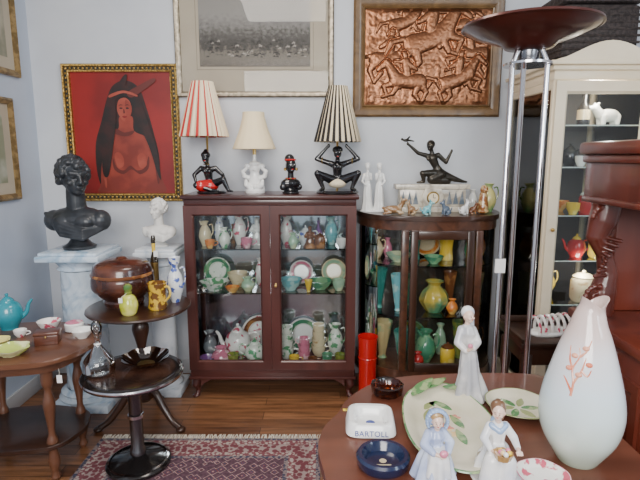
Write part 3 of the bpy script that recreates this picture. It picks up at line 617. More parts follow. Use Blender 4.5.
p.append(ell('bulb',(-.02,.0,.44),(.03,.03,.045),mWhiteC)); p.append(tube('socket',[(-.02,.03,.36),(-.02,.0,.37),(-.02,.0,.41)],.012,mBrass,8))
sh=shade(.142,.062,.335,.65,[mShC,mShR],lambda j,i:(1 if (j%2==0 or 2<=j<18 and j%4!=3) else 0) if (j<20 or j>54) else (1 if j%4==0 else 0)); tf(sh,T(-.025,0,0)); p.append(sh)
put('seated_lady_table_lamp',p,(-.665,3.04,CT))
b=Blob(); b.lathe([(.06,0),(.062,.02),(.045,.03),(.04,.06),(.03,.1),(.028,.12)]); b.ell((0,0,.145),(.033,.033,.036)); b.ell((0,-.033,.142),.007); b.ell((0,0,.175),(.036,.036,.018))
for sx in (-1,1):
    b.chain([(sx*.03,0,.09),(sx*.06,-.005,.10),(sx*.07,-.01,.13),(sx*.05,-.012,.145)],[.016,.014,.012,.01]); b.chain([(sx*.02,-.03,.03),(sx*.045,-.04,.05),(sx*.05,-.03,.075)],[.02,.016,.01]); b.ell((sx*.045,0,.16),.018)
for i in range(9): a=i*.7; b.ell((.045*math.cos(a),.045*math.sin(a),.03+.01*(i%3)),.016)
b.cap((0,0,.17),(0,0,.235),.012,.01)
p=[b.make('figure',mWhiteC,.003,1),tube('socket',[(0,0,.23),(0,0,.30)],.011,mBrass,8),ell('bulb',(0,0,.33),(.028,.028,.04),mWhiteC)]
p.append(lathe('shade',[(.128,.262)]+cr([(.129,.266),(.108,.32),(.085,.38),(.066,.45)],5)+[(.064,.478),(.061,.478),(.062,.45),(.08,.38),(.104,.32),(.125,.266),(.128,.262)],mShCr,48,amp=.012,k=16))
put('white_figural_lamp',p,(-.395,3.05,CT))
b=Blob(); b.lathe([(.05,0),(.052,.012),(.035,.02),(.03,.03)]); b.ell((0,0,.06),(.062,.038,.035)); b.cap((0,0,.08),(0,-.003,.135),.020,.017); b.ell((0,-.006,.165),(.032,.038,.044)); b.ell((0,-.044,.160),(.007,.009,.008)); b.ell((0,-.03,.137),(.014,.012,.012)); b.ell((0,.02,.205),(.030,.030,.030)); b.ell((-.05,-.005,.04),(.02,.02,.02)); b.ell((.05,-.005,.04),(.02,.02,.02))
p=[b.make('bust',mBlackC,.0028,2),ell('lips',(0,-.043,.145),(.008,.004,.003),mRedC)]
for sx in (-1,1): p.append(ell('eye',(sx*.012,-.040,.172),(.004,.002,.002),mWhiteC)); p.append(lathe('ear',[(.006,-.009),(.009,0),(.006,.009)],mGold,12,c=(sx*.035,-.005,.145)))
for z,r_ in ((.09,.028),): 
    for i in range(14): a=2*pi*i/14; p.append(ell('bead',(r_*math.cos(a),r_*math.sin(a)-.002,z),(.005,.005,.005),mRedC if i%2 else mGold,seg=8))
p.append(lathe('band',[(.034,.195),(.037,.200),(.032,.205)],mRedC,24,c=(0,.004,0)))
put('african_lady_bust_figurine',p,(-.175,3.0,CT),20)
H=.50; b=Blob()
J=dict(pelvis=(0,0,.065),waist=(0,0,.105),chest=(0,-.01,.16),head=(0,-.02,.235),sl=(-.05,0,.18),sr=(.05,0,.18),el=(-.125,0,.205),hl=(-.06,.0,.275),er=(.125,0,.205),hr=(.06,0,.275),kl=(-.12,-.05,.12),fl=(-.085,-.04,.03),kr=(.12,-.05,.12),fr=(.085,-.04,.03),tl=(-.105,-.075,.025),tr=(.105,-.075,.025))
body(b,J,H); b.ell((0,-.01,.257),(.033,.035,.024))
p=[b.make('figure',mBlackC,.0032,2),lathe('base',[(0,0),(.125,0),(.13,.008),(.12,.02),(0,.02)],mBlackC,36,c=(0,-.01,0))]
p.append(ell('lips',(0,-.053,.219),(.006,.003,.003),mRedC)); 
for sx in (-1,1):
    p.append(ell('eye',(sx*.010,-.048,.243),(.004,.003,.002),mWhiteC,seg=8)); p.append(tube('armlet',[(sx*.09+.012*math.cos(a)*.3,.018*math.cos(a),.195+.018*math.sin(a)) for a in [2*pi*i/12 for i in range(12)]],.003,mGold,6,closed=True))
b=Blob(); b.ell((0,-.01,.06),(.055,.05,.03)); p.append(b.make('cloth',mShC,.004,2))
p.append(tube('stem',[(0,.035,.01),(0,.035,.30),(0,.01,.33)],.007,mBrass,8)); p.append(tube('socket',[(0,.01,.33),(0,0,.37)],.011,mBrass,8)); p.append(ell('bulb',(0,0,.41),(.028,.028,.042),mWhiteC))
p.append(shade(.138,.057,.305,.625,[mShC,mShK],lambda j,i:1 if j%2==0 else 0,k=24,amp=.02))
put('crouching_figure_table_lamp',p,(.105,3.04,CT))

# ------------------------------------------------------------------ objects on cabinet 2
ZT=1.134
mOnyx=M('onyx',(.66,.60,.48),.25,0,(.34,.30,.24),9,.42,.6,coat=.4,dist=1.5); mSlate=M('slate_panel',(.10,.13,.16),.3,0,(.22,.24,.26),20)
p=[box('plinth',(-.235,.235),(-.06,.06),(0,.035),mOnyx),box('body',(-.20,.20),(-.05,.05),(.035,.14),mOnyx),box('top',(-.225,.225),(-.055,.055),(.14,.17),mOnyx),
   prism_xz('dial_block',[(-.055,.035),(.055,.035),(.066,.1),(.048,.145),(-.048,.145),(-.066,.1)],-.062,-.04,mOnyx,.003)]
for sx in (-1,1):
    for i in range(3): p.append(prism_xz('inlay',[(sx*(.085+.038*i),.05),(sx*(.118+.038*i),.05),(sx*(.1015+.038*i),.13)],-.052,-.049,mSlate))
d=lathe('dial',[(0,0),(.034,0),(.038,.004),(.034,.008),(0,.006)],mBrass,32); tf(d,T(0,-.061,.09)@R(90,'X')); p.append(d)
d=lathe('face',[(0,0),(.029,0),(.029,.002),(0,.002)],mShC,32); tf(d,T(0,-.068,.09)@R(90,'X')); p.append(d)
p.append(box('hand',(-.0015,.0015),(-.0715,-.070),(.09,.112),BLK,0)); p.append(box('hand',(0,.016),(-.0715,-.070),(.0885,.0915),BLK,0))
H=.44;b=Blob()
J=dict(pelvis=(.05,0,.235),waist=(.025,0,.275),chest=(.0,0,.325),head=(-.015,-.005,.395),face=(-.6,-.8,0),sl=(-.035,-.01,.34),sr=(.035,0,.345),el=(-.09,-.02,.355),hl=(-.15,-.03,.405),er=(.085,.0,.30),hr=(.11,-.01,.36),kl=(-.06,-.025,.235),fl=(-.05,-.02,.185),kr=(.14,0,.20),fr=(.19,0,.185),tl=(-.09,-.02,.18),tr=(.215,0,.182))
body(b,J,H); b.ell((-.01,.005,.408),(.026,.030,.026)); b.chain([(.05,0,.225),(.0,-.01,.20),(.09,0,.19)],[.04,.03,.03])
p.append(b.make('bronze_figure',mBronze,.0035,2))
b=Blob(); b.ell((-.165,-.03,.43),(.022,.009,.009)); b.cap((-.165,-.03,.43),(-.14,-.01,.452),.006,.003); b.cap((-.165,-.03,.43),(-.15,-.05,.452),.006,.003); b.cap((-.15,-.03,.43),(-.12,-.03,.425),.006,.004); b.ell((-.19,-.03,.436),.008); p.append(b.make('bird',mBronze,.002,1))
put('art_deco_figural_clock',p,(.68,3.07,ZT))
b=Blob()
for sx in (-1,1):
    x=sx*.036
    b.lathe([(.034,0),(.036,.012),(.028,.06),(.026,.12),(.022,.16),(.015,.185),(.021,.215),(.016,.238)],(x,0,0),.1,7); b.cap((x,0,.235),(x,0,.262),.008,.008); b.ell((x,-.002,.275),(.015,.017,.020)); b.ell((x,.004,.286),(.017,.018,.014))
    b.chain([(x+sx*.02,0,.228),(x+sx*.033,-.008,.185),(x+sx*.012,-.024,.165)],[.009,.007,.005]); b.chain([(x-sx*.018,0,.228),(x-sx*.02,-.018,.2),(x-sx*.005,-.026,.24)],[.009,.007,.005])
b.lathe([(.08,0),(.082,.008),(.076,.014)],(0,0,0),ey=.55)
put('porcelain_ladies_figurine',[b.make('l',mWhiteC,.0026,1)],(.325,3.06,ZT))
mFawn=M('fawn_glaze',(.26,.14,.06),.3,0,(.48,.36,.22),25,.5,.6,coat=.4)
b=Blob(); b.ell((0,0,.03),(.055,.026,.024)); b.chain([(.035,0,.035),(.055,0,.062),(.06,-.004,.082)],[.018,.012,.011]); b.ell((.07,-.006,.086),(.018,.010,.010)); b.cap((.052,.008,.09),(.044,.014,.108),.005,.002); b.cap((.052,-.012,.09),(.044,-.018,.108),.005,.002)
b.chain([(.03,-.02,.022),(.06,-.028,.012),(.04,-.034,.008)],[.011,.007,.006]); b.chain([(-.035,-.018,.025),(-.01,-.034,.016),(-.05,-.036,.008)],[.016,.009,.006]); b.ell((-.056,0,.038),.008)
put('lying_fawn_figurine',[b.make('f',mFawn,.0025,1)],(.425,2.915,ZT),-10)
def dog(m,nm,loc,rz=0,s=1):
    b=Blob(); b.ell((0,0,.035),(.026,.016,.022)); b.chain([(-.012,0,.045),(-.02,0,.065),(-.024,0,.075)],[.014,.011,.012]); b.ell((-.036,0,.074),(.012,.008,.007)); b.cap((-.02,.007,.084),(-.014,.01,.098),.004,.002); b.cap((-.02,-.007,.084),(-.014,-.01,.098),.004,.002)
    for x,y in ((-.016,.009),(-.016,-.009)): b.cap((x,y,.03),(x-.002,y,.006),.007,.005)
    b.ell((.016,.011,.018),(.014,.008,.014)); b.ell((.016,-.011,.018),(.014,.008,.014)); b.cap((.01,.012,.006),(-.002,.012,.005),.005); b.cap((.01,-.012,.006),(-.002,-.012,.005),.005); b.chain([(.024,0,.025),(.038,0,.03),(.042,0,.045)],[.006,.004,.003])
    put(nm,[b.make('d',m,.002,1)],loc,rz,s)
dog(mFawn,'terrier_dog_figurine',(.535,2.905,ZT),0,.9); dog(AQ,'terrier_dog_figurine',(.62,2.885,ZT),180,.95); dog(cer((.12,.16,.22)),'terrier_dog_figurine',(.73,2.885,ZT),20,.95); dog(mWhiteC,'terrier_dog_figurine',(.84,2.90,ZT),200,.95); dog(BRN,'terrier_dog_figurine',(.90,2.93,ZT),160,.8)
b=Blob(); b.cap((0,0,.03),(0,0,.09),.026,.018); b.ell((0,-.004,.115),(.018,.02,.022)); b.ell((0,-.026,.11),(.006,.012,.005)); b.cap((0,.02,.04),(0,.045,.0+.01),.014,.007)
b.ell((0,0,.012),(.03,.03,.012)); put('owl_figurine',[b.make('o',cer((.30,.11,.03),(.60,.42,.2),30),.0025,1)],(.965,2.955,ZT),15,1.25)
put('yellow_green_jug',vase(.045,.17,cer((.72,.66,.25),(.20,.42,.16),12,.45,.6),0)+[handle(.045,.17,OLV,x=.035)],(1.035,3.07,ZT))
put('white_bud_vase',vase(.03,.13,WH,0),(.955,3.13,ZT))

# ------------------------------------------------------------------ busts
def bust(nm,mat,loc,rz,h,hz=30,vox=.006):
    b=Blob()
    b.lathe([(.085,0),(.09,.015),(.065,.03),(.045,.055),(.05,.08),(.055,.09)])
    b.ell((0,.0,.165),(.165,.085,.075)); b.ell((-.13,0,.16),(.055,.06,.06)); b.ell((.13,0,.16),(.055,.06,.06)); b.ell((0,-.02,.12),(.11,.07,.06))
    for q in (-1,1): b.ell((q*.055,-.055,.155),(.06,.035,.045))
    b.cap((0,0,.2),(0,-.005,.33),.055,.048)
    hr=R(hz,'Z'); C=Vector((0,-.01,.385))
    def hp(v): return tuple(C+hr@Vector(v))
    b.ell(hp((0,.012,.03)),(.070,.088,.088),hr); b.ell(hp((0,-.030,-.025)),(.052,.052,.055),hr); b.ell(hp((0,-.058,-.062)),(.026,.022,.020),hr)
    b.cap(hp((0,-.082,.032)),hp((0,-.100,-.012)),.011,.014); b.ell(hp((-.013,-.088,-.014)),.010); b.ell(hp((.013,-.088,-.014)),.010)
    b.cap(hp((-.042,-.070,.042)),hp((-.008,-.082,.036)),.011); b.cap(hp((.042,-.070,.042)),hp((.008,-.082,.036)),.011)
    b.ell(hp((0,-.080,-.036)),(.021,.010,.006),hr); b.ell(hp((0,-.078,-.046)),(.018,.010,.007),hr)
    for q in (-1,1): b.ell(hp((q*.026,-.068,.022)),(.014,.011,.009),hr); b.ell(hp((q*.038,-.052,-.012)),(.022,.022,.018),hr); b.ell(hp((q*.071,.01,.005)),(.008,.018,.026),hr)
    random.seed(5)
    for i in range(120):
        z=random.uniform(-.5,1); a=random.uniform(0,2*pi); r_=math.sqrt(max(0,1-z*z)); v=Vector((r_*math.cos(a)*.076,.018+r_*math.sin(a)*.094,.035+z*.094))
        if v.y<-.03 and v.z<.07: continue
        if v.z<.0 and v.y<.01: continue
        b.ell(hp(v),random.uniform(.013,.021))
    for i in range(4): b.chain([(-.165+.02*i,-.02-.012*i,.20-.02*i),(-.06,-.082,.155-.022*i),(.06,-.086,.115-.016*i),(.15,-.03,.13-.005*i)],[.012,.012,.012,.010])
    o=b.make('b',mat,vox,1); put(nm,[o],loc,rz,h/.535)
bust('classical_bust',mBustB,(-1.39,2.85,.945),0,.545,45,.005)
bust('plaster_bust',mPlaster,(-.975,3.0,.93),0,.30,-25,.0065)
def column(nm,x,y,h,hw,r,mat,flu=0):
    p=[]
    s_=lambda w,z0,z1:box('q',(-w,w),(-w,w),(z0,z1),mat,.006)
    p.append(s_(hw*.95,0,.05)); p.append(lathe('b',[(0,.05),(r*1.35,.05)]+cr([(r*1.4,.065),(r*1.25,.085),(r*1.3,.10),(r*1.05,.12)],4)+[(0,.12)],mat,40))
    p.append(lathe('s',[(r*1.05,.12)]+[(r*(1.0-.10*i/24),.12+(h-.24)*i/24) for i in range(25)],mat,72,amp=flu,k=12,twist=4/h))
    p.append(lathe('c',[(0,h-.12),(r*.9,h-.12)]+cr([(r*1.05,h-.11),(r*.95,h-.095),(r*1.1,h-.07),(r*1.3,h-.05)],4)+[(0,h-.05)],mat,40)); p.append(s_(hw,h-.05,h-.018)); p.append(s_(hw*.92,h-.018,h))
    put(nm,p,(x,y,0))
column('marble_column_pedestal',-1.39,2.85,.945,.175,.125,mMarble,.03)
column('white_plant_pedestal',-.975,3.0,.93,.125,.075,mMarble2,0)

# ------------------------------------------------------------------ table a
c=[lathe('top',[(0,.655),(.25,.655),(.262,.660),(.27,.668),(.268,.676),(.255,.68),(0,.68)],mDarkH,56,c=(-.975,2.6,0)),
 lathe('column',[(0,.655),(.07,.655),(.06,.64),(.03,.62)]+cr([(.028,.60),(.045,.55),(.03,.48),(.022,.42),(.04,.34),(.048,.28),(.03,.24)],4)+[(.05,.22),(.05,.15),(.03,.13),(0,.13)],mDark,28,c=(-.975,2.6,0))]
for a in (205,335,90):
    t=math.radians(a); dx,dy=math.cos(t),math.sin(t)
    c.append(tube('leg',[(-.975+dx*q,2.6+dy*q,z) for q,z in ((.03,.20),(.08,.19),(.13,.12),(.19,.05),(.24,.022))],[.022,.022,.02,.017,.016],mDark,10,sm=4)); c.append(ell('foot',(-.975+dx*.245,2.6+dy*.245,.016),(.026,.026,.016),mDark))
group('tripod_pedestal_table',c)
ZA=.68
mLac=M('lacquered_wood',(.040,.012,.008),.25,0,(.13,.04,.02),9,.45,.65,coat=.5)
put('lidded_wooden_bowl',[lathe('b',[(0,0),(.10,0),(.105,.02),(.10,.03)]+cr([(.11,.04),(.158,.09),(.162,.14),(.152,.165)],5)+[(0,.165)],mLac,44),lathe('l',[(.154,.165),(.158,.17),(.155,.18)]+cr([(.154,.185),(.14,.22),(.09,.242),(.03,.25)],4)+[(.02,.258),(0,.26)],mLac,44),lathe('r',[(.156,.158),(.162,.163),(.162,.172),(.156,.177)],BRN,44)],(-1.07,2.64,ZA))
mLime=M('lime_glaze',(.50,.55,.02),.2,0,(.80,.76,.22),18,coat=.5)
put('yellow_green_bottle',[lathe('b',[(0,0),(.03,0),(.034,.005)]+cr([(.038,.01),(.046,.05),(.034,.09),(.018,.105)],4)+[(0,.105)],mLime,28),lathe('c',[(.016,.103),(.019,.118),(.014,.122),(.022,.135),(.02,.15),(.008,.16),(0,.16)],OLV,20),tube('t',[(.0,-.02,.115),(-.02,-.04,.10)],.001,mString,5),box('l',(-.03,-.010),(-.0515,-.0505),(.075,.10),mTag,0)],(-.965,2.435,ZA))
put('yellow_character_mug',[lathe('b',[(0,0),(.045,0),(.05,.01),(.044,.05),(.047,.11),(.052,.14),(.047,.14),(.04,.05),(0,.03)],cer((.70,.44,.04),(.16,.07,.02),26,.48,.54),28,amp=.02,k=8),handle(.05,.14,YEL,th=.12)],(-.853,2.54,ZA),-20)
put('tall_amber_bottle',[lathe('b',[(0,0),(.020,0),(.022,.01),(.022,.2),(.010,.25),(.009,.30),(.013,.302),(.013,.33),(.009,.345),(0,.345)],M('dark_bottle',(.03,.02,.01),.15,coat=.5),20),lathe('l',[(.0225,.09),(.0225,.19)],mBrass,20),lathe('n',[(.0105,.25),(.0105,.30)],YEL,16)],(-.955,2.82,ZA))
put('blue_white_jug',vase(.045,.22,BLW,0)+[handle(.045,.22,BLW,x=.035)]+[lathe('f',[(.026,.215),(.034,.25),(.030,.25),(.02,.21)],BLW,24)],(-.795,2.665,ZA))
tag('bottle_tag',(-.935,2.795,1.0),w=.025,h=.035,L=.06)
# ------------------------------------------------------------------ smoking stand
zr=.008
c=[lathe('base',[(0,0),(.145,0),(.15,.006),(.15,.018),(.135,.03),(.07,.045),(.04,.06),(0,.06)],mBlackW,48),lathe('base_ring',[(.137,.029),(.141,.030),(.132,.034)],mChrome,48),
 lathe('column',[(0,.05),(.038,.05),(.036,.08),(.030,.09),(.030,.40),(.036,.41),(.06,.445),(0,.445)],mSteelDk,28),lathe('collar',[(.032,.24),(.037,.245),(.037,.26),(.032,.265)],mChrome,28),
 lathe('top',[(0,.445),(.20,.445),(.222,.452),(.226,.462),(.226,.474),(.218,.479),(.19,.479),(0,.479)],mBlackW,56),lathe('rim',[(.2265,.46),(.229,.467),(.2265,.474)],mChrome,56),lathe('inset',[(.192,.4795),(.10,.4795),(0,.4795)],M('inset_brown',(.06,.028,.018),.2,0,(.02,.010,.008),8,coat=.6),48)]
for o in c: tf(o,T(-.873,2.2,zr))
group('round_smoking_stand',c)
ZS=zr+.4798
put('brown_glass_dish',[lathe('d',[(0,.0005),(.055,.0005),(.065,.006),(.10,.03),(.112,.042)],mBrownG,48,amp=.05,k=8),lathe('e',[(0,.004),(.02,.005),(.04,.003)],mBrass,24)],(-.835,2.27,ZS))
put('glass_decanter',[lathe('d',[(0,.0005),(.055,.0005),(.068,.008)]+cr([(.07,.015),(.066,.06),(.03,.11),(.014,.14),(.013,.17)],5)+[(.02,.178)],mCrystal,32,amp=.015,k=12),lathe('s',[(.010,.165),(.010,.185),(.02,.195),(.026,.215),(.02,.238),(.008,.25),(0,.252)],mCrystal,12),lathe('n',[(.0145,.135),(.0165,.14),(.0145,.145)],WH,20)],(-1.015,2.17,ZS))

# ------------------------------------------------------------------ left table
cx,cy,rx,ry=-1.41,2.22,.36,.28; ZC=.62
P=[]
for i in range(72):
    t=2*pi*i/72; q=1/(abs(math.cos(t))**2.6+abs(math.sin(t))**2.6)**(1/2.6)*(1+.015*math.cos(8*t)); P.append((cx+rx*q*math.cos(t),cy+ry*q*math.sin(t)))
c=[prism('top',P,ZC-.022,ZC,mOak,.006)]
P2=[(cx+(p[0]-cx)*.82,cy+(p[1]-cy)*.8) for p in P]; c.append(prism('apron',P2,ZC-.075,ZC-.022,mOak)); P3=[(cx+(p[0]-cx)*.78,cy+(p[1]-cy)*.75) for p in P]; c.append(prism('lower_shelf',P3,.17,.19,mDarkH,.004))
for x in (-1.215,-1.605):
    for y in (2.09,2.36):
        c.append(lathe('leg',[(0,0),(.014,0),(.022,.02),(.016,.04)]+cr([(.016,.05),(.026,.10),(.018,.15),(.024,.17),(.024,.20),(.014,.24),(.022,.33),(.026,.38),(.015,.44),(.024,.47)],4)+[(.026,.49),(.026,.56),(0,.56)],mOak,20,c=(x,y,0)))
group('occasional_table',c)
mTeal=M('teal_enamel',(.02,.27,.34),.25,coat=.5)
put('teal_teapot',teapot(.066,.18,mTeal),(-1.555,2.40,ZC),200)
put('green_leaf_dish',bowl(.075,.035,cer((.50,.60,.12),(.75,.75,.4),9),.08,6),(-1.34,2.06,ZC))
put('yellow_dish',bowl(.06,.03,cer((.75,.65,.2)),.05,6),(-1.47,2.16,ZC))
put('carved_wooden_box',[box('b',(-.05,.05),(-.035,.035),(0,.045),mTable,.004),box('l',(-.053,.053),(-.038,.038),(.045,.06),mTable,.005),ell('k',(0,-.04,.04),(.005,.004,.006),mBrass)],(-1.255,2.20,ZC),15)
put('white_sugar_bowl',bowl(.055,.05,WFL),(-1.34,2.37,ZC)); put('white_trinket_box',jar(.045,.055,WH,PNK),(-1.215,2.37,ZC)); put('white_ashtray_dish',bowl(.05,.04,WH),(-1.13,2.27,ZC)); put('small_floral_cup',cup(.03,.035,WFL),(-1.43,2.28,ZC))
tag('table_price_tag',(-1.10,1.985,.59),w=.022,h=.035,L=.03)

# ------------------------------------------------------------------ torchiere
lx,ly=.768,1.93
mShade=M('torchiere_brown',(.075,.017,.012),.28,.4,coat=.3)
c=[lathe('base',[(0,0),(.13,0),(.135,.008),(.13,.02),(.06,.035),(0,.04)],mChrome,48),
 lathe('bowl',[(0,1.850),(.05,1.852),(.085,1.862),(.10,1.878),(.165,1.900),(.236,1.932),(.242,1.938),(.235,1.939),(.165,1.908),(.09,1.888),(0,1.88)],mShade,64),
 lathe('collar',[(0,1.815),(.035,1.815),(.04,1.825),(.04,1.852),(0,1.852)],mSteelDk,32),lathe('bowl_ring',[(.237,1.930),(.244,1.933),(.242,1.941),(.236,1.941)],mShade,64)]
for a in (200,320,80):
    t=math.radians(a); x,y=.070*math.cos(t),.070*math.sin(t)
    c.append(tube('pole',[(x,y,.02),(x,y,1.80),(x*.7,y*.7,1.85)],.010,mChrome,16)); 
c.append(lathe('lower_plate',[(0,.04),(.095,.04),(.095,.05),(0,.05)],mChrome,32)); c.append(lathe('upper_plate',[(0,1.80),(.086,1.80),(.086,1.808),(0,1.815)],mChrome,32))
for o in c: tf(o,T(lx,ly,0))
group('torchiere_floor_lamp',c)
tag('lamp_price_tag',(lx-.072,ly-.042,1.20),w=.04,h=.055,L=.12)

# ------------------------------------------------------------------ dark side table
c=[box('top',(.86,1.40),(2.03,2.34),(.655,.68),mDarkH,.005),box('gallery_back',(.86,1.40),(2.325,2.34),(.68,.71),mDarkH,.004),box('gallery_left',(.86,.872),(2.03,2.325),(.68,.70),mDarkH,.003),box('apron',(.89,1.37),(2.06,2.31),(.57,.655),mDarkH)]
for x in (.885,1.345):
    for y in (2.055,2.285): c.append(lathe('leg',[(0,0),(.012,0),(.016,.03),(.02,.3),(.018,.45),(.025,.5),(.025,.62),(0,.62)],mDark,12,c=(x+.015,y+.015,0)))
group('dark_side_table',c)
b=Blob(); b.lathe([(.055,0),(.06,.01),(.05,.018)],(0,0,0),ex=1.5,ey=.8)
p=[b.make('b',mWhiteC,.003,2)]
for i in range(6): x=-.07+i*.028; p.append(tube('arch',[(x,-.035,.012),(x,-.03,.05),(x,0,.075),(x,.03,.05),(x,.035,.012)],.006,WFL,8,sm=5))
put('white_toast_rack',p,(1.035,2.16,.68),15,1.15)

# ------------------------------------------------------------------ rosewood sideboard at right
c=[box('lower_body',(.86,1.40),(1.20,1.64),(.06,.93),mSide,.004),box('plinth',(.85,1.41),(1.19,1.65),(0,.07),mSide,.005),box('counter',(.845,1.415),(1.18,1.65),(.93,.965),mSide,.01),
 box('back_panel',(.96,1.40),(1.60,1.64),(.965,1.33),mSide),box('shelf_apron',(.862,1.40),(1.24,1.64),(1.33,1.455),mSide,.004),box('moulding',(.85,1.41),(1.22,1.645),(1.45,1.475),mSide,.008),box('upper_shelf',(.838,1.42),(1.20,1.65),(1.475,1.515),mSide,.012),box('apron_bead',(.856,1.405),(1.23,1.643),(1.325,1.345),mSide,.006)]
c.append(rframe('side_panel',-1.56,-1.25,.14,.86,0,[(0,0),(0,.010),(.03,.010),(.04,.0)],mSide,False)); tf(c[-1],T(.86,0,0)@R(-90,'Z'))
def scroll(x,y):
    b=Blob()
    b.chain([(x,y,1.33),(x-.01,y,1.27),(x-.025,y,1.22),(x+.005,y,1.16),(x+.02,y,1.10),(x+.01,y,1.04),(x,y,.965)],[.042,.042,.032,.024,.030,.040,.044])
    for zc_,s_,r_ in ((1.285,-1,.036),(1.03,-1,.038)):
        for i in range(20):
            a=i*.42; rr=r_*(1-i/24); b.ell((x-.02+rr*math.cos(a)*s_,y-.026,zc_+rr*math.sin(a)),.009*(1-i/40))
    for i in range(8): b.cap((x+.03-.010*i,y-.036,1.21-.016*i),(x-.03+.005*i,y-.022,1.225-.018*i),.007,.004)
    b.ell((x,y,.975),(.050,.042,.012)); b.ell((x,y,1.322),(.048,.042,.012))
    return b.make('carved_scroll_bracket',mSide,.003,1)
c.append(scroll(.905,1.57)); c.append(scroll(1.35,1.30))
group('carved_rosewood_sideboard',c)

# ------------------------------------------------------------------ foreground table
ZF=.72
P=cr([(.03,.72),(.0,.86),(.02,.97),(.012,1.08),(-.005,1.20),(.012,1.30),(.055,1.38),(.09,1.47),(.17,1.565),(.27,1.62),(.42,1.645),(.60,1.655),(.74,1.645),(.80,1.60),(.815,1.45),(.815,1.1),(.81,.8),(.76,.72),(.4,.70)],5,True)
c=[prism('top',P,ZF-.028,ZF,mTableTop,.008)]
cxm,cym=.41,1.18
c.append(prism('apron',[(cxm+(p[0]-cxm)*.88,cym+(p[1]-cym)*.88) for p in P],ZF-.10,ZF-.028,mTable))
for x,y,z in ((.10,.82,0),(.13,1.42,0),(.74,.82,0),(.72,1.53,0)):
    c.append(lathe('leg',[(0,z),(.02,z),(.028,z+.03),(.018,z+.06)]+cr([(.02,.08),(.034,.18),(.022,.25),(.028,.40),(.034,.48),(.022,.53)],4)+[(.036,.55),(.036,.64),(0,.64)],mTable,20,c=(x,y,0)))
group('scalloped_wooden_table',c)
def oval(rx_,ry_,pm,h=.03):
    m,m2,m3=pm
    prof=[(0,0),(.62,0),(.70,.15),(1,.9),(1,1),(.97,1),(.72,.3),(.62,.16),(0,.16)]
    o=lathe('p',prof,m,72,amp=.018,k=5); r_=lathe('r',[(.74,.345),(.80,.49)],m2,72,amp=.018,k=5); rr=lathe('r2',[(.955,.93),(.972,1.01),(1.0,1.02),(1.008,.93)],m3,72,amp=.018,k=5)
    for q in (o,r_,rr): tf(q,Matrix.Diagonal((rx_,ry_,h,1)))
    return [o,r_,rr]
mPl=cer((.76,.70,.54),(.64,.60,.42),10,.4,.7); mLeaf=cer((.10,.25,.09),(.32,.42,.20),22); mFlow=cer((.72,.26,.18),(.85,.6,.3),20); mOl=cer((.32,.36,.15))
p=oval(.125,.235,(mPl,mPl,mLeaf))
def leaf(x,y,z,L,w,a,m):
    P=[(0,0),(.25*L,w*.8),(.55*L,w),(.85*L,w*.5),(L,0),(.85*L,-w*.5),(.55*L,-w),(.25*L,-w*.8)]
    o=prism('lf',cr(P,3,True),0,.0022,m); tf(o,T(x,y,z)@R(a,'Z')); return o
for i,(x,y,a) in enumerate(((-.05,.1,60),(-.02,.12,100),(.03,.10,130),(-.055,.03,75),(.045,.0,110),(.035,-.08,100),(-.04,-.06,80),(-.01,.03,95))): p.append(leaf(x,y,.0045,.075,.012,a,mLeaf if i%3 else mOl))
for x,y in ((.0,.0),(.02,-.03),(-.02,.02),(.03,.06)): p.append(lathe('fl',[(0,.0052),(.016,.0048),(.018,.0042)],mFlow,20,amp=.2,k=5,c=(x,y,0)))
for q,(x,y,a,L) in enumerate(((-.085,.14,50,.12),(-.05,.19,30,.10),(.02,.205,-10,.1))): 
    o=leaf(0,0,0,L,.02,0,mLeaf); tf(o,T(x,y,.028)@R(a,'Z')@R(-8,'Y')); p.append(o)
put('leaf_patterned_platter',p,(.355,1.285,ZF),-4)
p=oval(.095,.095,(mPl,mPl,mOl),.022)
for i in range(6): p.append(leaf(.01*math.cos(i),.01*math.sin(i),.0034,.055,.011,i*60,mOl if i%2 else mLeaf))
put('leaf_patterned_plate',p,(.595,1.40,ZF))
p=oval(.06,.06,(WFL,PNK,PNK),.014)
put('pink_floral_saucer',p,(.525,1.07,ZF))
mNavy=M('navy_glaze',(.008,.015,.05),.2,coat=.5); mBlueInk=M('blue_lettering',(.02,.05,.28),.4)
def txt(s_,size,mat,m):
    cu=bpy.data.curves.new('t','FONT'); cu.body=s_; cu.size=size; cu.extrude=.0004; cu.align_x='CENTER'; cu.space_character=1.1
    o=bpy.data.objects.new('t',cu); COL.objects.link(o); dg=bpy.context.evaluated_depsgraph_get(); me=bpy.data.meshes.new_from_object(o.evaluated_get(dg)); bpy.data.objects.remove(o)
    me.materials.clear(); me.materials.append(mat); o=bpy.data.objects.new('t',me); COL.objects.link(o); return tf(o,m)
p=[lathe('a',[(0,0),(.066,0),(.070,.004),(.064,.032),(.060,.036),(.048,.036),(.042,.030),(.036,.012),(0,.010)],mWhiteC,64,sq=5)]
p.append(txt('BARTOLL',.020,mBlueInk,T(0,-.0695,.0085)@R(78,'X')))
p.append(lathe('m',[(0,.0108),(.012,.0112),(.013,.0105)],mBlueInk,24)); p.append(box('m2',(-.02,.02),(-.024,-.019),(.0105,.0118),M('gold_mark',(.6,.4,.1),.4),0))
put('white_ceramic_ashtray',p,(.142,1.305,ZF),-3)
p=[lathe('a',[(0,0),(.058,0),(.064,.006),(.066,.026),(.061,.032),(.052,.032),(.046,.024),(.04,.012),(0,.010)],mNavy,48)]
mPaleL=M('pale_mark',(.6,.5,.3),.5)
p.append(lathe('m',[(0,.0112),(.008,.0114),(.009,.0106)],mPaleL,20)); p.append(box('m2',(-.018,.018),(-.02,-.016),(.0105,.0116),mPaleL,0))
put('navy_ceramic_ashtray',p,(.155,1.125,ZF))
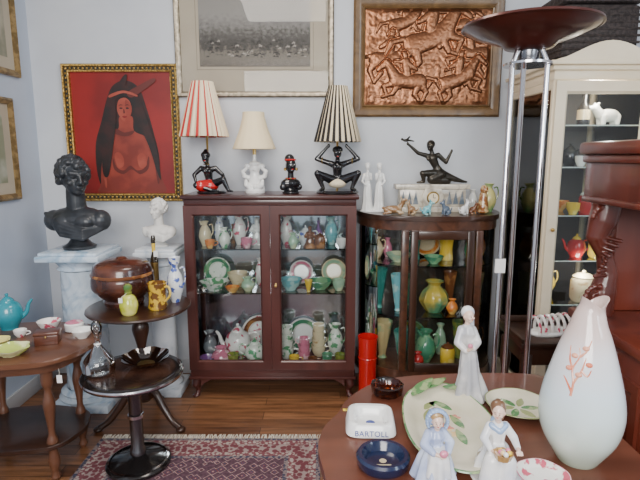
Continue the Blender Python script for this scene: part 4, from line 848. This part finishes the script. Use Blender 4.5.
put('amber_glass_ashtray',[lathe('a',[(0,.0005),(.042,.0005),(.048,.006),(.052,.032),(.047,.036),(.040,.030),(.034,.012),(0,.010)],mAmber,48,amp=.03,k=12)],(.215,1.50,ZF))
mYT=M('yellow_label',(.85,.62,.05),.6)
p=[box('l',(-.009,.009),(-.006,.006),(0,.0008),mYT,0)]; p.append(txt('10',.009,BLK,T(0,-.003,.0012)))
put('price_sticker',p,(.078,1.395,ZF))
# big vase
mVase,nt,b=newmat('iridescent_vase'); b.inputs['Roughness'].default_value=.14; b.inputs['Coat Weight'].default_value=.6
tc=nt.nodes.new('ShaderNodeTexCoord'); sx=nt.nodes.new('ShaderNodeSeparateXYZ'); nt.links.new(tc.outputs['Object'],sx.inputs[0])
nn=nt.nodes.new('ShaderNodeTexNoise'); nn.inputs['Scale'].default_value=7; nt.links.new(tc.outputs['Object'],nn.inputs['Vector'])
ma=nt.nodes.new('ShaderNodeMath'); ma.operation='MULTIPLY_ADD'; ma.inputs[1].default_value=.10; nt.links.new(nn.outputs['Fac'],ma.inputs[0]); nt.links.new(sx.outputs['Z'],ma.inputs[2])
r=nt.nodes.new('ShaderNodeValToRGB'); e=r.color_ramp.elements; e[0].position=.04; e[0].color=(.42,.50,.36,1); e[1].position=.47; e[1].color=(.60,.46,.42,1)
for p_,c_ in ((.13,(.62,.72,.66,1)),(.24,(.66,.76,.82,1)),(.34,(.74,.72,.74,1)),(.40,(.70,.56,.52,1))): q=e.new(p_); q.color=c_
nt.links.new(ma.outputs[0],r.inputs[0]); nt.links.new(r.outputs[0],b.inputs['Base Color'])
mCoral=cer((.70,.16,.07),(.80,.38,.25),30,.45,.6)
prof=[(0,0),(.046,0),(.050,.005)]+cr([(.054,.012),(.086,.07),(.097,.125),(.092,.18),(.075,.25),(.054,.32),(.036,.365),(.028,.385),(.030,.40)],6)
v=lathe('v',prof+[(.026,.400),(.023,.385),(0,.36)],mVase,72)
for w in v.data.vertices:
    if w.co.z>.35: k=(w.co.z-.35)/.05; w.co.x+=.010*k*k; w.co.z+=.022*k*abs(w.co.x-.01)/.03
p=[v]
def rad(z):
    for i in range(1,len(prof)-1):
        if prof[i][1]<=z<=prof[i+1][1]+1e-9:
            t=(z-prof[i][1])/max(1e-9,prof[i+1][1]-prof[i][1]); return prof[i][0]*(1-t)+prof[i+1][0]*t
    return .05
def onv(a,z,off=.0): r_=rad(z)+off; return (r_*math.cos(math.radians(a)),r_*math.sin(math.radians(a)),z)
for br_ in ([(225,.20),(226,.23),(221,.26),(230,.29),(226,.31)],[(226,.23),(236,.26),(242,.29)],[(221,.26),(212,.28),(206,.31)],[(230,.29),(242,.305),(252,.33)],[(225,.21),(215,.23),(208,.24)],[(236,.26),(246,.25),(252,.265)]):
    p.append(tube('branch',[onv(a,z,.0) for a,z in br_],[.0032,.0022,.001],mCoral,6,sm=4))
for a_,z_ in ((232,.25),(220,.29),(240,.31),(214,.26),(248,.275)): p.append(ell('spot',onv(a_,z_,-.002),(.008,.008,.006),mCoral))
put('tall_porcelain_vase',p,(.645,1.15,ZF))

# ------------------------------------------------------------------ porcelain figurines (front)
mSkin=M('porcelain_skin',(.74,.52,.42),.25,coat=.4); mGrey=M('porcelain_grey',(.42,.42,.45),.22,0,(.66,.64,.62),12,coat=.5); mLil=M('porcelain_lilac',(.36,.42,.62),.22,0,(.62,.68,.80),12,coat=.5); mBlu=M('porcelain_blue',(.28,.40,.62),.22,coat=.5); mHr=M('porcelain_hair',(.16,.08,.04),.3,coat=.4); mPW=M('porcelain_white',(.80,.79,.78),.2,0,(.60,.62,.68),14,coat=.5); mHrB=M('porcelain_blond',(.42,.26,.11),.3,coat=.4)
def face(p,hx,hy,hz,s,rz=0):
    b=Blob(); rr=R(rz,'Z')
    f=lambda v:tuple(Vector((hx,hy,hz))+rr@(Vector(v)*s))
    b.ell(f((0,0,.1)),(.82*s,.92*s,1.05*s),rr); b.ell(f((0,-.35,-.5)),(.5*s,.5*s,.5*s)); b.cap(f((0,-.86,.15)),f((0,-1.0,-.12)),.10*s,.15*s); b.cap(f((0,.1,-.6)),f((0,.15,-1.5)),.38*s,.42*s)
    for q in (-1,1): b.ell(f((q*.4,-.6,-.2)),.28*s); b.ell(f((q*.82,.05,-.02)),(.12*s,.2*s,.25*s),rr)
    p.append(b.make('head',mSkin,.0013,2))
    for q in (-1,1): p.append(ell('eye',f((q*.30,-.86,.08)),(.09*s,.05*s,.06*s),BLK,rr,8)); p.append(ell('brow',f((q*.32,-.86,.30)),(.15*s,.05*s,.025*s),mHr,rr,8))
    p.append(ell('mouth',f((0,-.84,-.42)),(.14*s,.06*s,.05*s),mRedC,rr,8))
# standing lady (leaning back, long sweeping gown)
p=[]; lx_=-.014
b=Blob(); b.lathe([(.044,0),(.048,.006),(.038,.03),(.030,.07),(.026,.11),(.022,.145),(.016,.170),(.019,.19),(.023,.205),(.016,.225),(.008,.232)],(0,0,0),.16,7,42,lean=(lx_,0)); 
b.chain([(lx_-.018,0,.215),(lx_-.028,-.012,.178),(lx_-.008,-.030,.160)],[.011,.012,.009]); b.chain([(lx_+.016,0,.215),(lx_+.028,-.010,.18),(lx_+.012,-.032,.168)],[.011,.012,.009])
b.chain([(.0,.005,.11),(.022,.01,.06),(.042,.012,.02),(.056,.012,.007)],[.014,.018,.016,.008]); b.chain([(-.012,-.012,.13),(-.022,-.016,.07),(-.034,-.016,.012)],[.010,.013,.012]); b.ell((0,0,.006),(.054,.046,.006))
p.append(b.make('gown',mGrey,.002,1))
face(p,lx_,-.004,.256,.0185,35)
b=Blob(); b.ell((lx_,.006,.265),(.0195,.020,.0195)); b.ell((lx_+.010,.018,.262),.011); b.chain([(lx_+.006,.014,.258),(lx_+.012,.022,.23),(lx_+.016,.022,.19),(lx_+.03,.02,.13)],[.014,.012,.010,.006]); p.append(b.make('veil',mPW,.002,1))
b=Blob(); b.cap((lx_-.008,-.030,.160),(lx_,-.040,.168),.0055,.0045); b.cap((lx_+.012,-.032,.168),(lx_+.004,-.041,.172),.0055,.0045); 
for i in range(4): b.cap((lx_-.004+.003*i,-.042,.170),(lx_-.004+.003*i,-.046,.181),.002,.0015)
p.append(b.make('hands',mSkin,.0012,1))
p.append(ell('rose',(lx_,-.046,.181),(.007,.007,.007),PNK))
put('porcelain_lady_figurine',p,(.468,1.47,ZF),-4,1.05)
# bonnet girl
p=[]
b=Blob(); b.lathe([(.046,0),(.052,.008),(.046,.03),(.037,.06),(.024,.088),(.017,.098),(.022,.115),(.016,.128),(.008,.134)],(0,0,0),.15,9,54)
b.chain([(-.018,0,.122),(-.032,-.012,.10),(-.018,-.034,.090)],[.010,.011,.008]); b.chain([(.018,0,.122),(.032,-.012,.10),(.018,-.034,.090)],[.010,.011,.008]); p.append(b.make('dress',mLil,.0018,1))
b=Blob(); b.lathe([(.026,.02),(.033,.03),(.027,.07),(.018,.094)],(0,-.020,0),.12,7,42); p.append(b.make('pinafore',mPW,.0018,1))
for sx in (-1,1): p.append(ell('bow',(sx*.010,.024,.098),(.011,.006,.008),mBlu,seg=10))
face(p,0,-.008,.153,.0165,-15)
b=Blob(); b.ell((0,.006,.158),(.021,.018,.022)); rr=R(-15,'Z')
for i in range(17):
    a=math.radians(-30+i*240/16); b.ell(tuple(Vector((0,-.006,.155))+rr@Vector((.0235*math.cos(a),-.002,.026*math.sin(a)))),(.005,.010,.005),rr)
p.append(b.make('bonnet',mBlu,.0015,1))
b=Blob(); b.ell((0,-.0,.166),(.0175,.0175,.0165)); p.append(b.make('hair',mHrB,.002,1))
b=Blob(); b.cap((-.018,-.034,.090),(-.006,-.044,.088),.0055,.0045); b.cap((.018,-.034,.090),(.006,-.044,.088),.0055,.0045); 
for i in range(4): b.cap((-.006+.004*i,-.045,.090),(-.005+.0035*i,-.050,.084),.0020,.0015)
p.append(b.make('hands',mSkin,.0012,1)); p.append(ell('posy',(0,-.050,.096),(.010,.008,.009),PNK))
put('bonnet_girl_figurine',p,(.268,1.07,ZF),10,.98)
# seated girl with basket
p=[]
b=Blob(); b.ell((0,.012,.03),(.040,.034,.032)); p.append(b.make('rock',cer((.35,.30,.22),(.2,.26,.15),18),.0025,1))
b=Blob(); b.ell((0,0,.066),(.032,.028,.022)); b.lathe([(.048,.006),(.046,.02),(.040,.045),(.026,.07),(.016,.09),(.020,.115),(.016,.13),(.007,.14)],(0,-.002,0),.14,8,48)
b.cap((0,-.01,.066),(-.024,-.045,.062),.022,.020); b.cap((-.024,-.045,.062),(-.032,-.052,.017),.020,.023); b.cap((0,-.01,.066),(.01,-.048,.062),.022,.020); b.cap((.01,-.048,.062),(.006,-.055,.017),.020,.023)
b.chain([(-.018,0,.125),(-.034,-.012,.10),(-.026,-.036,.086)],[.010,.010,.007]); b.chain([(.018,0,.125),(.036,-.01,.10),(.036,-.036,.09)],[.010,.010,.007]); p.append(b.make('dress',mPW,.0018,1))
b=Blob(); b.chain([(-.016,-.006,.128),(0,-.016,.12),(.016,-.006,.128)],[.008,.009,.008]); b.chain([(0,.014,.13),(.004,.024,.10),(.006,.026,.085)],[.012,.012,.006]); p.append(b.make('shawl',mBlu,.0018,1))
face(p,-.002,-.008,.162,.0170,-30)
b=Blob(); b.ell((0,.002,.170),(.018,.019,.018)); b.ell((.006,.02,.172),.010); b.chain([(.012,.008,.165),(.016,.012,.15),(.014,.012,.135)],[.008,.007,.004]); p.append(b.make('hair',mHr,.0018,1))
b=Blob(); b.cap((-.026,-.036,.086),(-.018,-.048,.084),.0055,.0045); b.cap((.036,-.036,.09),(.034,-.05,.088),.0055,.0045)
for i in range(4): b.cap((-.02+.004*i,-.05,.084),(-.02+.004*i,-.056,.079),.0020,.0015); b.cap((.028+.004*i,-.051,.088),(.028+.004*i,-.057,.083),.0020,.0015)
p.append(b.make('hands',mSkin,.0012,1))
p.append(lathe('basket',[(0,.0),(.016,0),(.022,.016),(.020,.016),(.012,.004),(0,.004)],cer((.42,.25,.09)),20,amp=.05,k=10,c=(-.005,-.058,.076)))
for i in range(9): a=i*2.4; p.append(ell('flower',(-.005+.013*math.cos(a)*(i%3)/2,-.058+.013*math.sin(a)*(i%3)/2,.094),(.006,.006,.006),[PNK,YEL,WH,mFlow][i%4],seg=8))
p.append(lathe('base',[(0,0),(.056,0),(.060,.004),(.056,.008),(0,.008)],mPW,36,c=(-.002,-.016,0)))
put('seated_girl_figurine',p,(.418,1.09,ZF),0,1.0)

# ------------------------------------------------------------------ lights, world, camera
def area(nm,loc,to,sx,sy,pw,col):
    l=bpy.data.lights.new(nm,'AREA'); l.shape='RECTANGLE'; l.size=sx; l.size_y=sy; l.energy=pw; l.color=col
    o=bpy.data.objects.new(nm,l); COL.objects.link(o); o.location=loc; o.rotation_euler=(Vector(to)-Vector(loc)).to_track_quat('-Z','Y').to_euler(); return o
area('window_light_front',(-.3,-1.2,2.1),(-.3,3,1.1),1.6,1.2,105,(1,.96,.92))
area('window_light_right',(1.95,.3,2.1),(.1,2.2,.8),1.0,1.2,34,(.75,.88,1))
area('overhead_fill',(-.3,2.0,2.72),(-.3,2.3,0),.7,.7,26,(1,.92,.82))  # unseen warm fill added below the ceiling, no fitting modelled
l=bpy.data.lights.new('cabinet_fill','POINT'); l.energy=5; l.color=(1,.94,.85); l.shadow_soft_size=.04; o=bpy.data.objects.new('cabinet_fill',l); COL.objects.link(o); o.location=(1.40,2.62,1.80)  # unseen fill added inside the cream cabinet to brighten its shelves
l=bpy.data.lights.new('cabinet_fill','POINT'); l.energy=3; l.color=(1,.94,.85); l.shadow_soft_size=.04; o=bpy.data.objects.new('cabinet_fill',l); COL.objects.link(o); o.location=(1.40,2.62,.88)  # second added fill, brightens the lower shelves
w=bpy.data.worlds.new('World'); S.world=w; w.use_nodes=True; bg=w.node_tree.nodes['Background']; bg.inputs[0].default_value=(.85,.93,1,1); bg.inputs[1].default_value=.75
cam=bpy.data.cameras.new('Camera'); co=bpy.data.objects.new('Camera',cam); COL.objects.link(co)
co.location=(0,0,1.47); co.rotation_euler=(math.radians(80.5),0,0); cam.sensor_width=36; cam.lens=28.125; cam.clip_start=.05
S.camera=co
